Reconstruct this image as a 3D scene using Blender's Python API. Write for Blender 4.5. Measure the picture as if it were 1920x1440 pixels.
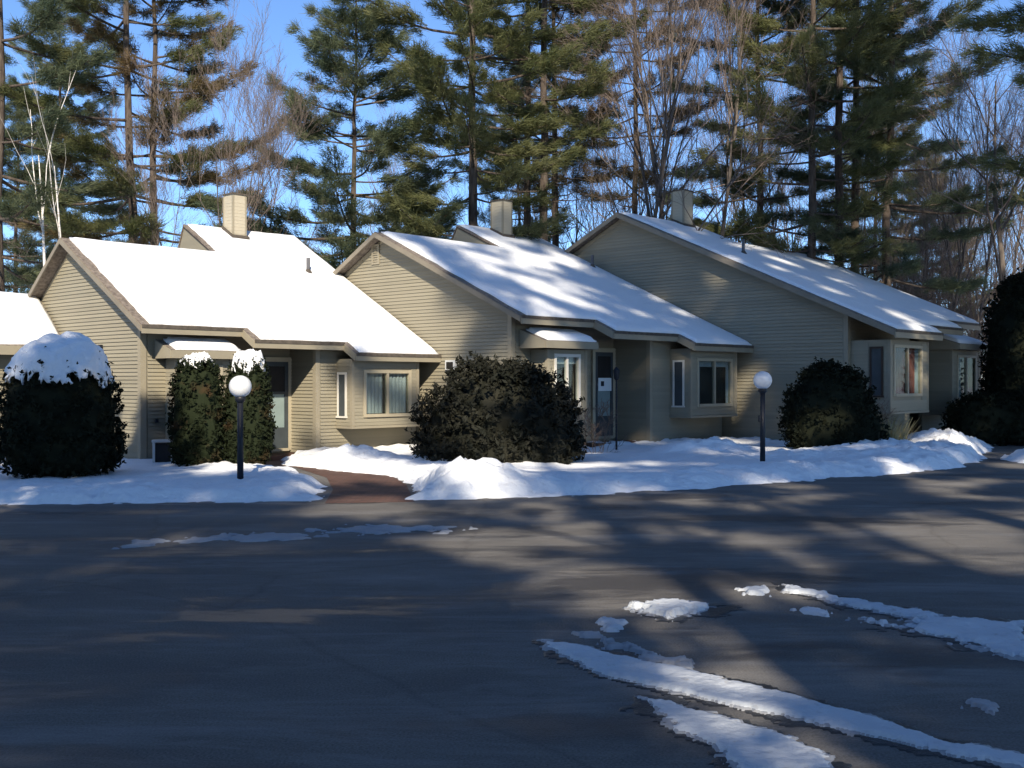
import bpy, bmesh, math, random
import numpy as np
from mathutils import Vector, noise

R = math.radians
scene = bpy.context.scene
col = scene.collection
for o in list(bpy.data.objects):
    bpy.data.objects.remove(o)

# ------------------------------------------------------------------ camera, sky, sun, exposure
cam_data = bpy.data.cameras.new("camera")
cam_data.sensor_width = 36.0
cam_data.lens = 36.0 * 2050.0 / 1920.0
cam_data.clip_end = 2000.0
cam_data.clip_start = 0.05
camera = bpy.data.objects.new("camera", cam_data)
camera.location = (0, 0, 1.66)
camera.rotation_euler = (R(90 - 0.112), 0, 0)
col.objects.link(camera)
scene.camera = camera

SUN_EL = R(31.0)
SUN_TRAVEL = Vector((-0.07, 0.9975, 0)).normalized()
sun_dir = Vector((SUN_TRAVEL.x * math.cos(SUN_EL), SUN_TRAVEL.y * math.cos(SUN_EL), -math.sin(SUN_EL)))
world = bpy.data.worlds.new("World")
scene.world = world
world.use_nodes = True
wn = world.node_tree
sky = wn.nodes.new("ShaderNodeTexSky")
sky.sky_type = 'NISHITA'
sky.sun_disc = False
sky.sun_elevation = SUN_EL
sky.sun_rotation = math.atan2(-SUN_TRAVEL.x, -SUN_TRAVEL.y)
sky.altitude = 2600
sky.air_density = 1.0
sky.dust_density = 0.0
sky.ozone_density = 6.0
bg = wn.nodes["Background"]
bg.inputs["Strength"].default_value = 0.145
wn.links.new(sky.outputs[0], bg.inputs[0])

sd = bpy.data.lights.new("sun", 'SUN')
sd.energy = 5.0
sd.angle = R(0.7)
sd.color = (1.0, 0.89, 0.72)
sun = bpy.data.objects.new("sun", sd)
sun.rotation_euler = sun_dir.to_track_quat('-Z', 'Y').to_euler()
sun.location = (0, -40, 40)
col.objects.link(sun)

vs = scene.view_settings
vs.view_transform = 'Standard'
vs.look = 'None'
vs.gamma = 1.0
vs.exposure = 0.55
vs.use_curve_mapping = False
scene.cycles.use_adaptive_sampling = True
scene.cycles.adaptive_threshold = 0.02
scene.cycles.max_bounces = 5
scene.cycles.diffuse_bounces = 2
scene.cycles.glossy_bounces = 2
scene.cycles.transparent_max_bounces = 6

# ------------------------------------------------------------------ materials
MATS = {}


def mat(name, base, rough=0.8, var=0.15, scale=6.0, stretch=(1, 1, 1), bump=0.0, bump_scale=40.0, base2=None,
        spec=0.3, coords='Object', translucent=0.0, detail=4.0, contrast=(0.3, 0.7)):
    if name in MATS:
        return MATS[name]
    m = bpy.data.materials.new(name)
    m.use_nodes = True
    nt = m.node_tree
    b = nt.nodes["Principled BSDF"]
    b.inputs["Roughness"].default_value = rough
    b.inputs["Specular IOR Level"].default_value = spec
    tc = nt.nodes.new("ShaderNodeTexCoord")
    mp = nt.nodes.new("ShaderNodeMapping")
    mp.inputs["Scale"].default_value = stretch
    nt.links.new(tc.outputs[coords], mp.inputs[0])
    nz = nt.nodes.new("ShaderNodeTexNoise")
    nz.inputs["Scale"].default_value = scale
    nz.inputs["Detail"].default_value = detail
    nt.links.new(mp.outputs[0], nz.inputs[0])
    cr = nt.nodes.new("ShaderNodeValToRGB")
    if base2 is None:
        lo = [c * (1 - var) for c in base]
        hi = [min(1, c * (1 + var)) for c in base]
    else:
        lo, hi = base, base2
    cr.color_ramp.elements[0].color = (*lo, 1)
    cr.color_ramp.elements[1].color = (*hi, 1)
    cr.color_ramp.elements[0].position = contrast[0]
    cr.color_ramp.elements[1].position = contrast[1]
    nt.links.new(nz.outputs["Fac"], cr.inputs[0])
    nt.links.new(cr.outputs[0], b.inputs["Base Color"])
    if bump > 0:
        n2 = nt.nodes.new("ShaderNodeTexNoise")
        n2.inputs["Scale"].default_value = bump_scale
        n2.inputs["Detail"].default_value = 5
        nt.links.new(mp.outputs[0], n2.inputs[0])
        bp = nt.nodes.new("ShaderNodeBump")
        bp.inputs["Strength"].default_value = bump
        bp.inputs["Distance"].default_value = 0.03
        nt.links.new(n2.outputs["Fac"], bp.inputs["Height"])
        nt.links.new(bp.outputs[0], b.inputs["Normal"])
    if translucent > 0:
        tr = nt.nodes.new("ShaderNodeBsdfTranslucent")
        nt.links.new(cr.outputs[0], tr.inputs[0])
        mx = nt.nodes.new("ShaderNodeMixShader")
        mx.inputs[0].default_value = translucent
        nt.links.new(b.outputs[0], mx.inputs[1])
        nt.links.new(tr.outputs[0], mx.inputs[2])
        nt.links.new(mx.outputs[0], nt.nodes["Material Output"].inputs[0])
    MATS[name] = m
    return m


def glass_mat():
    m = bpy.data.materials.new("window_glass")
    m.use_nodes = True
    nt = m.node_tree
    nt.nodes.remove(nt.nodes["Principled BSDF"])
    gl = nt.nodes.new("ShaderNodeBsdfGlossy")
    gl.inputs["Roughness"].default_value = 0.03
    gl.inputs["Color"].default_value = (0.9, 0.95, 1, 1)
    tr = nt.nodes.new("ShaderNodeBsdfTransparent")
    tr.inputs["Color"].default_value = (0.82, 0.86, 0.85, 1)
    mx = nt.nodes.new("ShaderNodeMixShader")
    mx.inputs[0].default_value = 0.05
    nt.links.new(tr.outputs[0], mx.inputs[1])
    nt.links.new(gl.outputs[0], mx.inputs[2])
    nt.links.new(mx.outputs[0], nt.nodes["Material Output"].inputs[0])
    return m


def board_variation(m, amount=0.07):
    """every board a slightly different tone, as weathered paint is"""
    nt = m.node_tree
    b = nt.nodes["Principled BSDF"]
    src = b.inputs["Base Color"].links[0].from_socket
    oi = nt.nodes.new("ShaderNodeObjectInfo")
    mr = nt.nodes.new("ShaderNodeMapRange")
    mr.inputs["To Min"].default_value = 1 - amount
    mr.inputs["To Max"].default_value = 1 + amount
    nt.links.new(oi.outputs["Random"], mr.inputs["Value"])
    mx = nt.nodes.new("ShaderNodeMixRGB")
    mx.blend_type = 'MULTIPLY'
    mx.inputs[0].default_value = 1.0
    nt.links.new(src, mx.inputs[1])
    nt.links.new(mr.outputs[0], mx.inputs[2])
    nt.links.new(mx.outputs[0], b.inputs["Base Color"])


M_siding = mat("siding_paint", (0.272, 0.244, 0.178), 0.65, 0.07, 1.3, (0.4, 0.4, 6), 0.12, 30)
board_variation(M_siding)
M_rake = mat("rake_paint", (0.22, 0.19, 0.145), 0.7, 0.12, 4)
M_trim = mat("trim_paint", (0.29, 0.255, 0.185), 0.6, 0.06, 3, (1, 1, 1), 0.05, 20)
M_soffit = mat("soffit_paint", (0.050, 0.033, 0.024), 0.7, 0.08, 3)  # dark brown stain that also deepens the shade under the eaves
M_shingle = mat("roof_shingles", (0.11, 0.09, 0.075), 0.9, 0.4, 14, (1, 1, 1), 0.5, 30, base2=(0.27, 0.225, 0.185))
M_chim = mat("chimney_boards", (0.45, 0.40, 0.30), 0.7, 0.07, 3, (1, 1, 6), 0.08, 20)
M_dark = mat("dark_metal", (0.012, 0.014, 0.02), 0.45, 0.2, 8)
M_pipe = mat("vent_pipe_metal", (0.10, 0.10, 0.11), 0.6, 0.2, 8)
M_lead = mat("flashing", (0.09, 0.075, 0.06), 0.8, 0.3, 10)
M_frame = mat("window_frame_paint", (0.40, 0.35, 0.25), 0.55, 0.05, 4)
M_wframe = mat("white_frame_paint", (0.66, 0.63, 0.56), 0.5, 0.04, 4)
M_glass = glass_mat()
M_room = mat("dim_room", (0.022, 0.02, 0.018), 0.9, 0.3, 2)  # painted darkness of unlit interiors and openings
M_curtain = mat("white_curtain", (0.42, 0.45, 0.46), 0.9, 0.08, 3, (8, 8, 1))
M_red = mat("red_curtain", (0.22, 0.055, 0.05), 0.9, 0.2, 4, (8, 8, 1), base2=(0.42, 0.19, 0.15))
M_door = mat("storm_door", (0.05, 0.06, 0.065), 0.5, 0.15, 4)
M_doorpane = mat("door_panel_pale", (0.22, 0.28, 0.27), 0.3, 0.12, 2)
M_stoop = mat("brick_stoop", (0.09, 0.045, 0.03), 0.85, 0.3, 12)
M_globe = mat("opal_globe", (0.66, 0.67, 0.68), 0.35, 0.06, 5, spec=0.5)
M_bark = mat("pine_bark", (0.045, 0.033, 0.026), 0.95, 0.3, 5, (3, 3, 0.6), 0.8, 12, base2=(0.135, 0.108, 0.088))
M_bark2 = mat("grey_bark", (0.055, 0.045, 0.038), 0.95, 0.3, 4, (3, 3, 0.6), 0.5, 14, base2=(0.16, 0.135, 0.115))
M_twig = mat("twig_bark", (0.11, 0.085, 0.072), 0.95, 0.3, 2, base2=(0.24, 0.19, 0.16))
M_birch = mat("birch_bark", (0.42, 0.39, 0.35), 0.8, 0.3, 6, (1, 1, 4), base2=(0.75, 0.71, 0.66), contrast=(0.35, 0.5))
M_ndl = mat("pine_needles", (0.085, 0.105, 0.038), 0.6, 0.3, 0.9, base2=(0.205, 0.208, 0.092), translucent=0.42, detail=3)
M_ndl2 = mat("pine_needles_blue", (0.072, 0.105, 0.06), 0.6, 0.3, 0.9, base2=(0.18, 0.20, 0.11), translucent=0.42, detail=3)
M_ndl3 = mat("pine_needles_bronze", (0.07, 0.078, 0.03), 0.6, 0.3, 0.9, base2=(0.24, 0.165, 0.08), translucent=0.42, detail=3)
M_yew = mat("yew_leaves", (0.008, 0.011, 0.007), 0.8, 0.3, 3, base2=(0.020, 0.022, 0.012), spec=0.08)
M_rhodo = mat("rhododendron_leaves", (0.008, 0.010, 0.007), 0.7, 0.3, 3, base2=(0.024, 0.023, 0.015), spec=0.15)  # leaf colour darkened in place of shade falling on the bush
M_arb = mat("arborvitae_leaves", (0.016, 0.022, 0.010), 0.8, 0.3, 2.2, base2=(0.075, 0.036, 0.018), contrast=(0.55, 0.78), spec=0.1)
M_grass = mat("dry_grass", (0.22, 0.18, 0.08), 0.9, 0.3, 5, base2=(0.42, 0.36, 0.19))
M_brush = mat("brush_bark", (0.10, 0.075, 0.06), 0.95, 0.3, 2, base2=(0.24, 0.17, 0.125))
M_white = mat("white_plastic", (0.62, 0.62, 0.60), 0.5, 0.05, 5)
M_reflection = mat("pale_reflection", (0.70, 0.74, 0.74), 0.6, 0.04, 5)  # painted colour of a reflection in the storm door


def snow_mat(name, dirt=0.0, c1=(0.80, 0.82, 0.84), c2=(0.90, 0.90, 0.90)):
    m = bpy.data.materials.new(name)
    m.use_nodes = True
    nt = m.node_tree
    b = nt.nodes["Principled BSDF"]
    b.inputs["Roughness"].default_value = 0.75
    b.inputs["Specular IOR Level"].default_value = 0.25
    tc = nt.nodes.new("ShaderNodeTexCoord")
    n1 = nt.nodes.new("ShaderNodeTexNoise")
    n1.inputs["Scale"].default_value = 2.0
    n1.inputs["Detail"].default_value = 6
    nt.links.new(tc.outputs["Object"], n1.inputs[0])
    cr = nt.nodes.new("ShaderNodeValToRGB")
    cr.color_ramp.elements[0].color = (*c1, 1)
    cr.color_ramp.elements[1].color = (*c2, 1)
    nt.links.new(n1.outputs[0], cr.inputs[0])
    last = cr.outputs[0]
    if dirt > 0:
        n3 = nt.nodes.new("ShaderNodeTexNoise")
        n3.inputs["Scale"].default_value = 9.0
        n3.inputs["Detail"].default_value = 8
        n3.inputs["Roughness"].default_value = 0.7
        nt.links.new(tc.outputs["Object"], n3.inputs[0])
        c3 = nt.nodes.new("ShaderNodeValToRGB")
        c3.color_ramp.elements[0].position = 0.58
        c3.color_ramp.elements[1].position = 0.72
        c3.color_ramp.elements[0].color = (0, 0, 0, 1)
        c3.color_ramp.elements[1].color = (dirt, dirt, dirt, 1)
        nt.links.new(n3.outputs[0], c3.inputs[0])
        mx = nt.nodes.new("ShaderNodeMixRGB")
        mx.inputs[2].default_value = (0.30, 0.26, 0.22, 1)
        nt.links.new(c3.outputs[0], mx.inputs[0])
        nt.links.new(last, mx.inputs[1])
        last = mx.outputs[0]
    nt.links.new(last, b.inputs["Base Color"])
    n2 = nt.nodes.new("ShaderNodeTexNoise")
    n2.inputs["Scale"].default_value = 14
    n2.inputs["Detail"].default_value = 7
    nt.links.new(tc.outputs["Object"], n2.inputs[0])
    bp = nt.nodes.new("ShaderNodeBump")
    bp.inputs["Strength"].default_value = 0.45
    bp.inputs["Distance"].default_value = 0.05
    nt.links.new(n2.outputs[0], bp.inputs["Height"])
    nt.links.new(bp.outputs[0], b.inputs["Normal"])
    return m


M_snow = snow_mat("snow")
M_snowd = snow_mat("ploughed_snow", 0.35)
M_slush = snow_mat("packed_slush", 0.6, (0.46, 0.49, 0.53), (0.70, 0.73, 0.76))


M_wet = mat("wet_asphalt", (0.030, 0.030, 0.031), 0.35, 0.35, 9, spec=0.4, bump=0.3, bump_scale=60)
M_slush2 = snow_mat("thin_slush", 0.6, (0.24, 0.25, 0.27), (0.48, 0.49, 0.51))


def asphalt_mat():
    m = bpy.data.materials.new("asphalt")
    m.use_nodes = True
    nt = m.node_tree
    b = nt.nodes["Principled BSDF"]
    b.inputs["Specular IOR Level"].default_value = 0.3
    tc = nt.nodes.new("ShaderNodeTexCoord")

    def nzz(scale, detail=6, stretch=(1, 1, 1), rough=0.6, dist=0.0):
        mp = nt.nodes.new("ShaderNodeMapping")
        mp.inputs["Scale"].default_value = stretch
        nt.links.new(tc.outputs["Object"], mp.inputs[0])
        n = nt.nodes.new("ShaderNodeTexNoise")
        n.inputs["Scale"].default_value = scale
        n.inputs["Detail"].default_value = detail
        n.inputs["Roughness"].default_value = rough
        n.inputs["Distortion"].default_value = dist
        nt.links.new(mp.outputs[0], n.inputs[0])
        return n.outputs["Fac"]

    def ramp(src, p0, p1, a, c):
        r = nt.nodes.new("ShaderNodeValToRGB")
        r.color_ramp.elements[0].position = p0
        r.color_ramp.elements[1].position = p1
        r.color_ramp.elements[0].color = (*a, 1)
        r.color_ramp.elements[1].color = (*c, 1)
        nt.links.new(src, r.inputs[0])
        return r.outputs[0]

    def mix(f, a, c, blend='MIX', fac=None):
        x = nt.nodes.new("ShaderNodeMixRGB")
        x.blend_type = blend
        if fac is None:
            nt.links.new(f, x.inputs[0])
        else:
            x.inputs[0].default_value = fac
        for i, s in ((1, a), (2, c)):
            if isinstance(s, tuple):
                x.inputs[i].default_value = (*s, 1)
            else:
                nt.links.new(s, x.inputs[i])
        return x.outputs[0]

    base = ramp(nzz(0.45, 5, (1, 1.6, 1)), 0.3, 0.7, (0.115, 0.109, 0.102), (0.182, 0.171, 0.156))
    grain = ramp(nzz(75, 4), 0.34, 0.70, (0.55, 0.55, 0.55), (1.4, 1.38, 1.35))
    c = mix(None, base, grain, 'MULTIPLY', 0.8)
    salt = ramp(nzz(0.7, 10, (0.35, 1.9, 1), 0.76, 0.6), 0.50, 0.70, (0, 0, 0), (0.55, 0.55, 0.55))
    c = mix(salt, c, (0.28, 0.275, 0.27))
    dust = ramp(nzz(2.6, 9, (0.6, 1.5, 1), 0.75, 0.3), 0.52, 0.68, (0, 0, 0), (0.35, 0.35, 0.35))
    c = mix(dust, c, (0.25, 0.24, 0.225))
    wet = ramp(nzz(0.55, 8, (0.5, 1.6, 1), 0.68, 0.5), 0.52, 0.60, (0, 0, 0), (1, 1, 1))
    c = mix(wet, c, mix(None, c, (0.45, 0.45, 0.47), 'MULTIPLY', 1.0))
    # cracks
    vo = nt.nodes.new("ShaderNodeTexVoronoi")
    vo.feature = 'DISTANCE_TO_EDGE'
    vo.inputs["Scale"].default_value = 0.22
    nd = nt.nodes.new("ShaderNodeTexNoise")
    nd.inputs["Scale"].default_value = 1.2
    nd.inputs["Detail"].default_value = 6
    nt.links.new(tc.outputs["Object"], nd.inputs[0])
    mxv = nt.nodes.new("ShaderNodeMixRGB")
    mxv.inputs[0].default_value = 0.25
    nt.links.new(tc.outputs["Object"], mxv.inputs[1])
    nt.links.new(nd.outputs["Color"], mxv.inputs[2])
    nt.links.new(mxv.outputs[0], vo.inputs["Vector"])
    crk = ramp(vo.outputs["Distance"], 0.0, 0.006, (0.45, 0.45, 0.45), (1, 1, 1))
    c = mix(None, c, crk, 'MULTIPLY', 0.3)
    nt.links.new(c, b.inputs["Base Color"])
    rr = ramp(nzz(0.55, 8, (0.5, 1.6, 1), 0.68, 0.5), 0.52, 0.60, (0.9, 0.9, 0.9), (0.42, 0.42, 0.42))
    nt.links.new(rr, b.inputs["Roughness"])
    bp = nt.nodes.new("ShaderNodeBump")
    bp.inputs["Strength"].default_value = 0.5
    bp.inputs["Distance"].default_value = 0.01
    nt.links.new(nzz(70, 4), bp.inputs["Height"])
    nt.links.new(bp.outputs[0], b.inputs["Normal"])
    return m


def brick_mat():
    m = bpy.data.materials.new("brick_path")
    m.use_nodes = True
    nt = m.node_tree
    b = nt.nodes["Principled BSDF"]
    b.inputs["Roughness"].default_value = 0.8
    tc = nt.nodes.new("ShaderNodeTexCoord")
    br = nt.nodes.new("ShaderNodeTexBrick")
    br.inputs["Scale"].default_value = 1.0
    br.inputs["Color1"].default_value = (0.13, 0.055, 0.036, 1)
    br.inputs["Color2"].default_value = (0.20, 0.10, 0.07, 1)
    br.inputs["Mortar"].default_value = (0.07, 0.055, 0.05, 1)
    br.inputs["Mortar Size"].default_value = 0.008
    br.inputs["Brick Width"].default_value = 0.21
    br.inputs["Row Height"].default_value = 0.105
    nt.links.new(tc.outputs["Object"], br.inputs[0])
    n = nt.nodes.new("ShaderNodeTexNoise")
    n.inputs["Scale"].default_value = 3
    n.inputs["Detail"].default_value = 6
    nt.links.new(tc.outputs["Object"], n.inputs[0])
    mx = nt.nodes.new("ShaderNodeMixRGB")
    mx.blend_type = 'MULTIPLY'
    mx.inputs[0].default_value = 0.6
    nt.links.new(br.outputs[0], mx.inputs[1])
    nt.links.new(n.outputs[0], mx.inputs[2])
    nt.links.new(mx.outputs[0], b.inputs["Base Color"])
    return m


M_asph = asphalt_mat()
M_brick = brick_mat()


# ------------------------------------------------------------------ helpers
def tag(o, label=None, cat=None, group=None, kind=None):
    if label: o["label"] = label
    if cat: o["category"] = cat
    if group: o["group"] = group
    if kind: o["kind"] = kind
    return o


def empty(name, loc=(0, 0, 0), rz=0.0):
    o = bpy.data.objects.new(name, None)
    o.empty_display_size = 0.3
    o.location = loc
    o.rotation_euler = (0, 0, rz)
    col.objects.link(o)
    return o


def link(name, me, parent=None, m=None, loc=None):
    o = bpy.data.objects.new(name, me)
    if m is not None and not me.materials:
        me.materials.append(m)
    col.objects.link(o)
    if parent is not None:
        o.parent = parent
    if loc is not None:
        o.location = loc
    return o


def obj(name, verts, faces, m, parent=None, smooth=False, loc=None):
    me = bpy.data.meshes.new(name)
    me.from_pydata([tuple(v) for v in verts], [], faces)
    me.update()
    if smooth:
        me.polygons.foreach_set("use_smooth", [True] * len(me.polygons))
    return link(name, me, parent, m, loc)


def np_mesh(name, V, T, smooth=False):
    """V (n,3) floats, T (m,k) ints"""
    me = bpy.data.meshes.new(name)
    V = np.asarray(V, np.float32)
    T = np.asarray(T, np.int32)
    k = T.shape[1]
    me.vertices.add(len(V))
    me.vertices.foreach_set("co", V.ravel())
    me.loops.add(T.size)
    me.loops.foreach_set("vertex_index", T.ravel())
    me.polygons.add(len(T))
    me.polygons.foreach_set("loop_start", np.arange(0, T.size, k, dtype=np.int32))
    me.polygons.foreach_set("loop_total", np.full(len(T), k, dtype=np.int32))
    if smooth:
        me.polygons.foreach_set("use_smooth", np.ones(len(T), dtype=bool))
    me.update(calc_edges=True)
    me.validate()
    return me


BOXF = [(0, 3, 2, 1), (4, 5, 6, 7), (0, 1, 5, 4), (1, 2, 6, 5), (2, 3, 7, 6), (3, 0, 4, 7)]


class MB:
    def __init__(s):
        s.v, s.f = [], []

    def box(s, x0, x1, y0, y1, z0, z1):
        b = len(s.v)
        s.v += [(x0, y0, z0), (x1, y0, z0), (x1, y1, z0), (x0, y1, z0), (x0, y0, z1), (x1, y0, z1), (x1, y1, z1), (x0, y1, z1)]
        s.f += [tuple(i + b for i in q) for q in BOXF]
        return s

    def prism(s, bottom, top):
        """two matching loops"""
        b = len(s.v)
        n = len(bottom)
        s.v += list(bottom) + list(top)
        s.f.append(tuple(b + i for i in reversed(range(n))))
        s.f.append(tuple(b + n + i for i in range(n)))
        for i in range(n):
            j = (i + 1) % n
            s.f.append((b + i, b + j, b + n + j, b + n + i))
        return s

    def tube(s, pts, radii, sides=12, cap=True):
        b = len(s.v)
        for p, r in zip(pts, radii):
            for k in range(sides):
                a = 2 * math.pi * k / sides
                s.v.append((p[0] + r * math.cos(a), p[1] + r * math.sin(a), p[2]))
        for i in range(len(pts) - 1):
            for k in range(sides):
                k2 = (k + 1) % sides
                s.f.append((b + i * sides + k, b + i * sides + k2, b + (i + 1) * sides + k2, b + (i + 1) * sides + k))
        if cap:
            s.f.append(tuple(b + k for k in reversed(range(sides))))
            e = b + (len(pts) - 1) * sides
            s.f.append(tuple(e + k for k in range(sides)))
        return s

    def build(s, name, m, parent=None, smooth=False, bevel=0.0):
        o = obj(name, s.v, s.f, m, parent, smooth)
        if bevel > 0:
            md = o.modifiers.new("bevel", 'BEVEL')
            md.width = bevel
            md.segments = 2
            md.limit_method = 'ANGLE'
        return o


# ------------------------------------------------------------------ ground, pavement
random.seed(3)
tag(obj("ground", [(-300, -120, -0.03), (300, -120, -0.03), (300, 500, -0.03), (-300, 500, -0.03)], [(0, 1, 2, 3)], M_snow), kind="structure")
tag(obj("pavement", [(-60, -40, 0), (60, -40, 0), (60, 17, 0), (34, 24, 0), (18, 34, 0), (12.5, 34, 0), (9, 26, 0), (-60, 26, 0)],
        [tuple(range(8))], M_asph), kind="structure")
tag(obj("brick_path", [(-2.55, 14.9, 0.004), (-1.35, 15.1, 0.004), (-1.7, 17.6, 0.004), (-2.2, 19.6, 0.004), (-3.0, 21.6, 0.004), (-3.4, 24.6, 0.004),
                       (-6.2, 24.6, 0.004), (-5.4, 22.6, 0.004), (-4.2, 21.2, 0.004), (-3.2, 18.9, 0.004), (-2.75, 16.8, 0.004)],
        [tuple(range(11))], M_brick), kind="structure")


def fbm(x, y, s, o=4):
    return noise.fractal(Vector((x * s, y * s, 3.7)), 0.9, 2.1, o)


def poly_dist(px, py, poly):
    """signed distance (positive inside) of points to polygon"""
    P = np.array(poly, float)
    n = len(P)
    d = np.full(px.shape, 1e9)
    ins = np.zeros(px.shape, bool)
    for i in range(n):
        a, b = P[i], P[(i + 1) % n]
        ex, ey = b - a
        wx, wy = px - a[0], py - a[1]
        t = np.clip((wx * ex + wy * ey) / (ex * ex + ey * ey + 1e-12), 0, 1)
        d = np.minimum(d, np.hypot(wx - t * ex, wy - t * ey))
        c = ((a[1] <= py) & (b[1] > py)) | ((b[1] <= py) & (a[1] > py))
        with np.errstate(divide='ignore', invalid='ignore'):
            xi = a[0] + (py - a[1]) * ex / ey
        ins ^= c & (px < xi)
    return np.where(ins, d, -d)


def sstep(x):
    x = np.clip(x, 0, 1)
    return x * x * (3 - 2 * x)


def np_noise(x, y, s, octaves=4, seed=0):
    rng = np.random.RandomState(seed)
    out = np.zeros_like(x)
    amp = 1.0
    tot = 0
    for o in range(octaves):
        g = rng.rand(256, 256)
        u, v = x * s + 37.3 * o, y * s + 11.7 * o
        iu, iv = np.floor(u).astype(int), np.floor(v).astype(int)
        fu, fv = u - iu, v - iv
        fu, fv = fu * fu * (3 - 2 * fu), fv * fv * (3 - 2 * fv)
        a = g[iu % 256, iv % 256]
        b = g[(iu + 1) % 256, iv % 256]
        c = g[iu % 256, (iv + 1) % 256]
        d = g[(iu + 1) % 256, (iv + 1) % 256]
        out += amp * ((a * (1 - fu) + b * fu) * (1 - fv) + (c * (1 - fu) + d * fu) * fv)
        tot += amp
        amp *= 0.5
        s *= 2.03
    return out / tot


def snow_field(name, poly, res, hfun, edge=0.4, jitter=0.25, jscale=1.6, seed=1, m=None, kind="structure", keep=-0.05, bias=0.0):
    P = np.array(poly)
    x0, y0 = P.min(0) - 0.3
    x1, y1 = P.max(0) + 0.3
    nx, ny = int((x1 - x0) / res) + 2, int((y1 - y0) / res) + 2
    X, Y = np.meshgrid(np.linspace(x0, x1, nx), np.linspace(y0, y1, ny))
    d = poly_dist(X, Y, poly) + ((np_noise(X, Y, jscale, 5, seed) - 0.5) * 2 + (np_noise(X, Y, jscale * 5, 3, seed + 50) - 0.5) * 1.1) * jitter - bias
    Z = hfun(X, Y, d) * sstep(d / edge) ** 0.7
    Z = np.where(d <= 0, -0.02, Z + 0.006)
    ok = d > keep
    idx = np.arange(nx * ny).reshape(ny, nx)
    q = np.stack([idx[:-1, :-1], idx[:-1, 1:], idx[1:, 1:], idx[1:, :-1]], -1).reshape(-1, 4)
    keepq = (ok[:-1, :-1] | ok[:-1, 1:] | ok[1:, 1:] | ok[1:, :-1]).ravel()
    q = q[keepq]
    used = np.unique(q)
    rm = np.full(nx * ny, -1)
    rm[used] = np.arange(len(used))
    V = np.stack([X.ravel(), Y.ravel(), Z.ravel()], -1)[used]
    me = np_mesh(name, V, rm[q], smooth=True)
    o = link(name, me, None, m or M_snowd)
    return tag(o, kind=kind)


def lawn_h(mounds, bank=0.22, base=0.2):
    def f(X, Y, d):
        lumps = np_noise(X, Y, 1.1, 5, 5) - 0.5
        fine = np_noise(X, Y, 5.0, 4, 9) - 0.5
        h = base + 0.09 * lumps + 0.035 * fine
        prof = np.exp(-((d - 0.75) / 0.55) ** 2)
        h = h + bank * prof * (0.5 + 1.0 * np_noise(X, Y, 0.8, 3, 4)) + 0.09 * prof * fine + 0.05 * prof * (np_noise(X, Y, 11.0, 2, 12) - 0.5)
        for (mx, my, rx, ry, mh) in mounds:
            g = np.exp(-(((X - mx) / rx) ** 2 + ((Y - my) / ry) ** 2))
            h = h + mh * g * (0.8 + 0.6 * fine + 0.7 * lumps + 0.4 * (np_noise(X, Y, 11.0, 2, 12) - 0.5))
        return np.maximum(h, 0.03)
    return f


snow_field("snow_lawn", [(-16, 14.2), (-11, 14.4), (-7, 14.75), (-4.5, 15.0), (-2.75, 15.15), (-2.95, 16.9), (-3.45, 18.6), (-4.6, 20.6), (-5.6, 22.0), (-7.0, 23.4), (-16, 24)],
           0.07, lawn_h([(-3.6, 17.6, 0.6, 1.2, 0.04)], 0.03, 0.13), seed=2)
snow_field("snow_lawn", [(-1.35, 15.35), (-0.3, 15.6), (1.1, 16.15), (2.8, 17.0), (4.4, 18.1), (6.9, 19.7), (8.3, 20.7), (9.6, 22.6), (11.0, 25.4), (13.0, 29.2), (13.8, 32),
                         (9, 29), (5, 28.5), (1, 26), (-3.6, 26), (-4.9, 23.9), (-4.5, 21.7), (-3.1, 20.2), (-1.95, 18.9), (-1.55, 17.4)],
           0.07, lawn_h([(-0.6, 16.7, 0.8, 0.9, 0.24), (-3.0, 21.3, 0.9, 0.5, 0.20), (-1.3, 20.6, 0.6, 0.5, 0.12), (4.3, 24.0, 0.9, 0.7, 0.30), (3.4, 23.6, 0.5, 0.5, 0.16), (8.2, 23.4, 1.6, 1.1, 0.26), (10.2, 26.0, 1.1, 1.6, 0.36),
                         (6.4, 22.0, 2.2, 0.9, 0.16), (0.3, 20.0, 0.9, 0.4, 0.06)], 0.07, 0.14), seed=3)
snow_field("snow_lawn", [(10.35, 22.3), (11.2, 21.6), (20, 19.5), (30, 21), (30, 24), (12.2, 24.3), (10.75, 23.8)], 0.08, lawn_h([], 0.10, 0.16), seed=4)
snow_field("snow_lawn", [(13.6, 30.0), (16, 29.2), (30, 29.4), (30, 37), (14.8, 34)], 0.1, lawn_h([], 0.14, 0.2), seed=6)


def px_ground(x, y, z=0.0):
    Yd = 2050.0 * (1.66 - z) / (y - 716.0)
    return ((x - 960.0) / 2050.0 * Yd, Yd)


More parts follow.
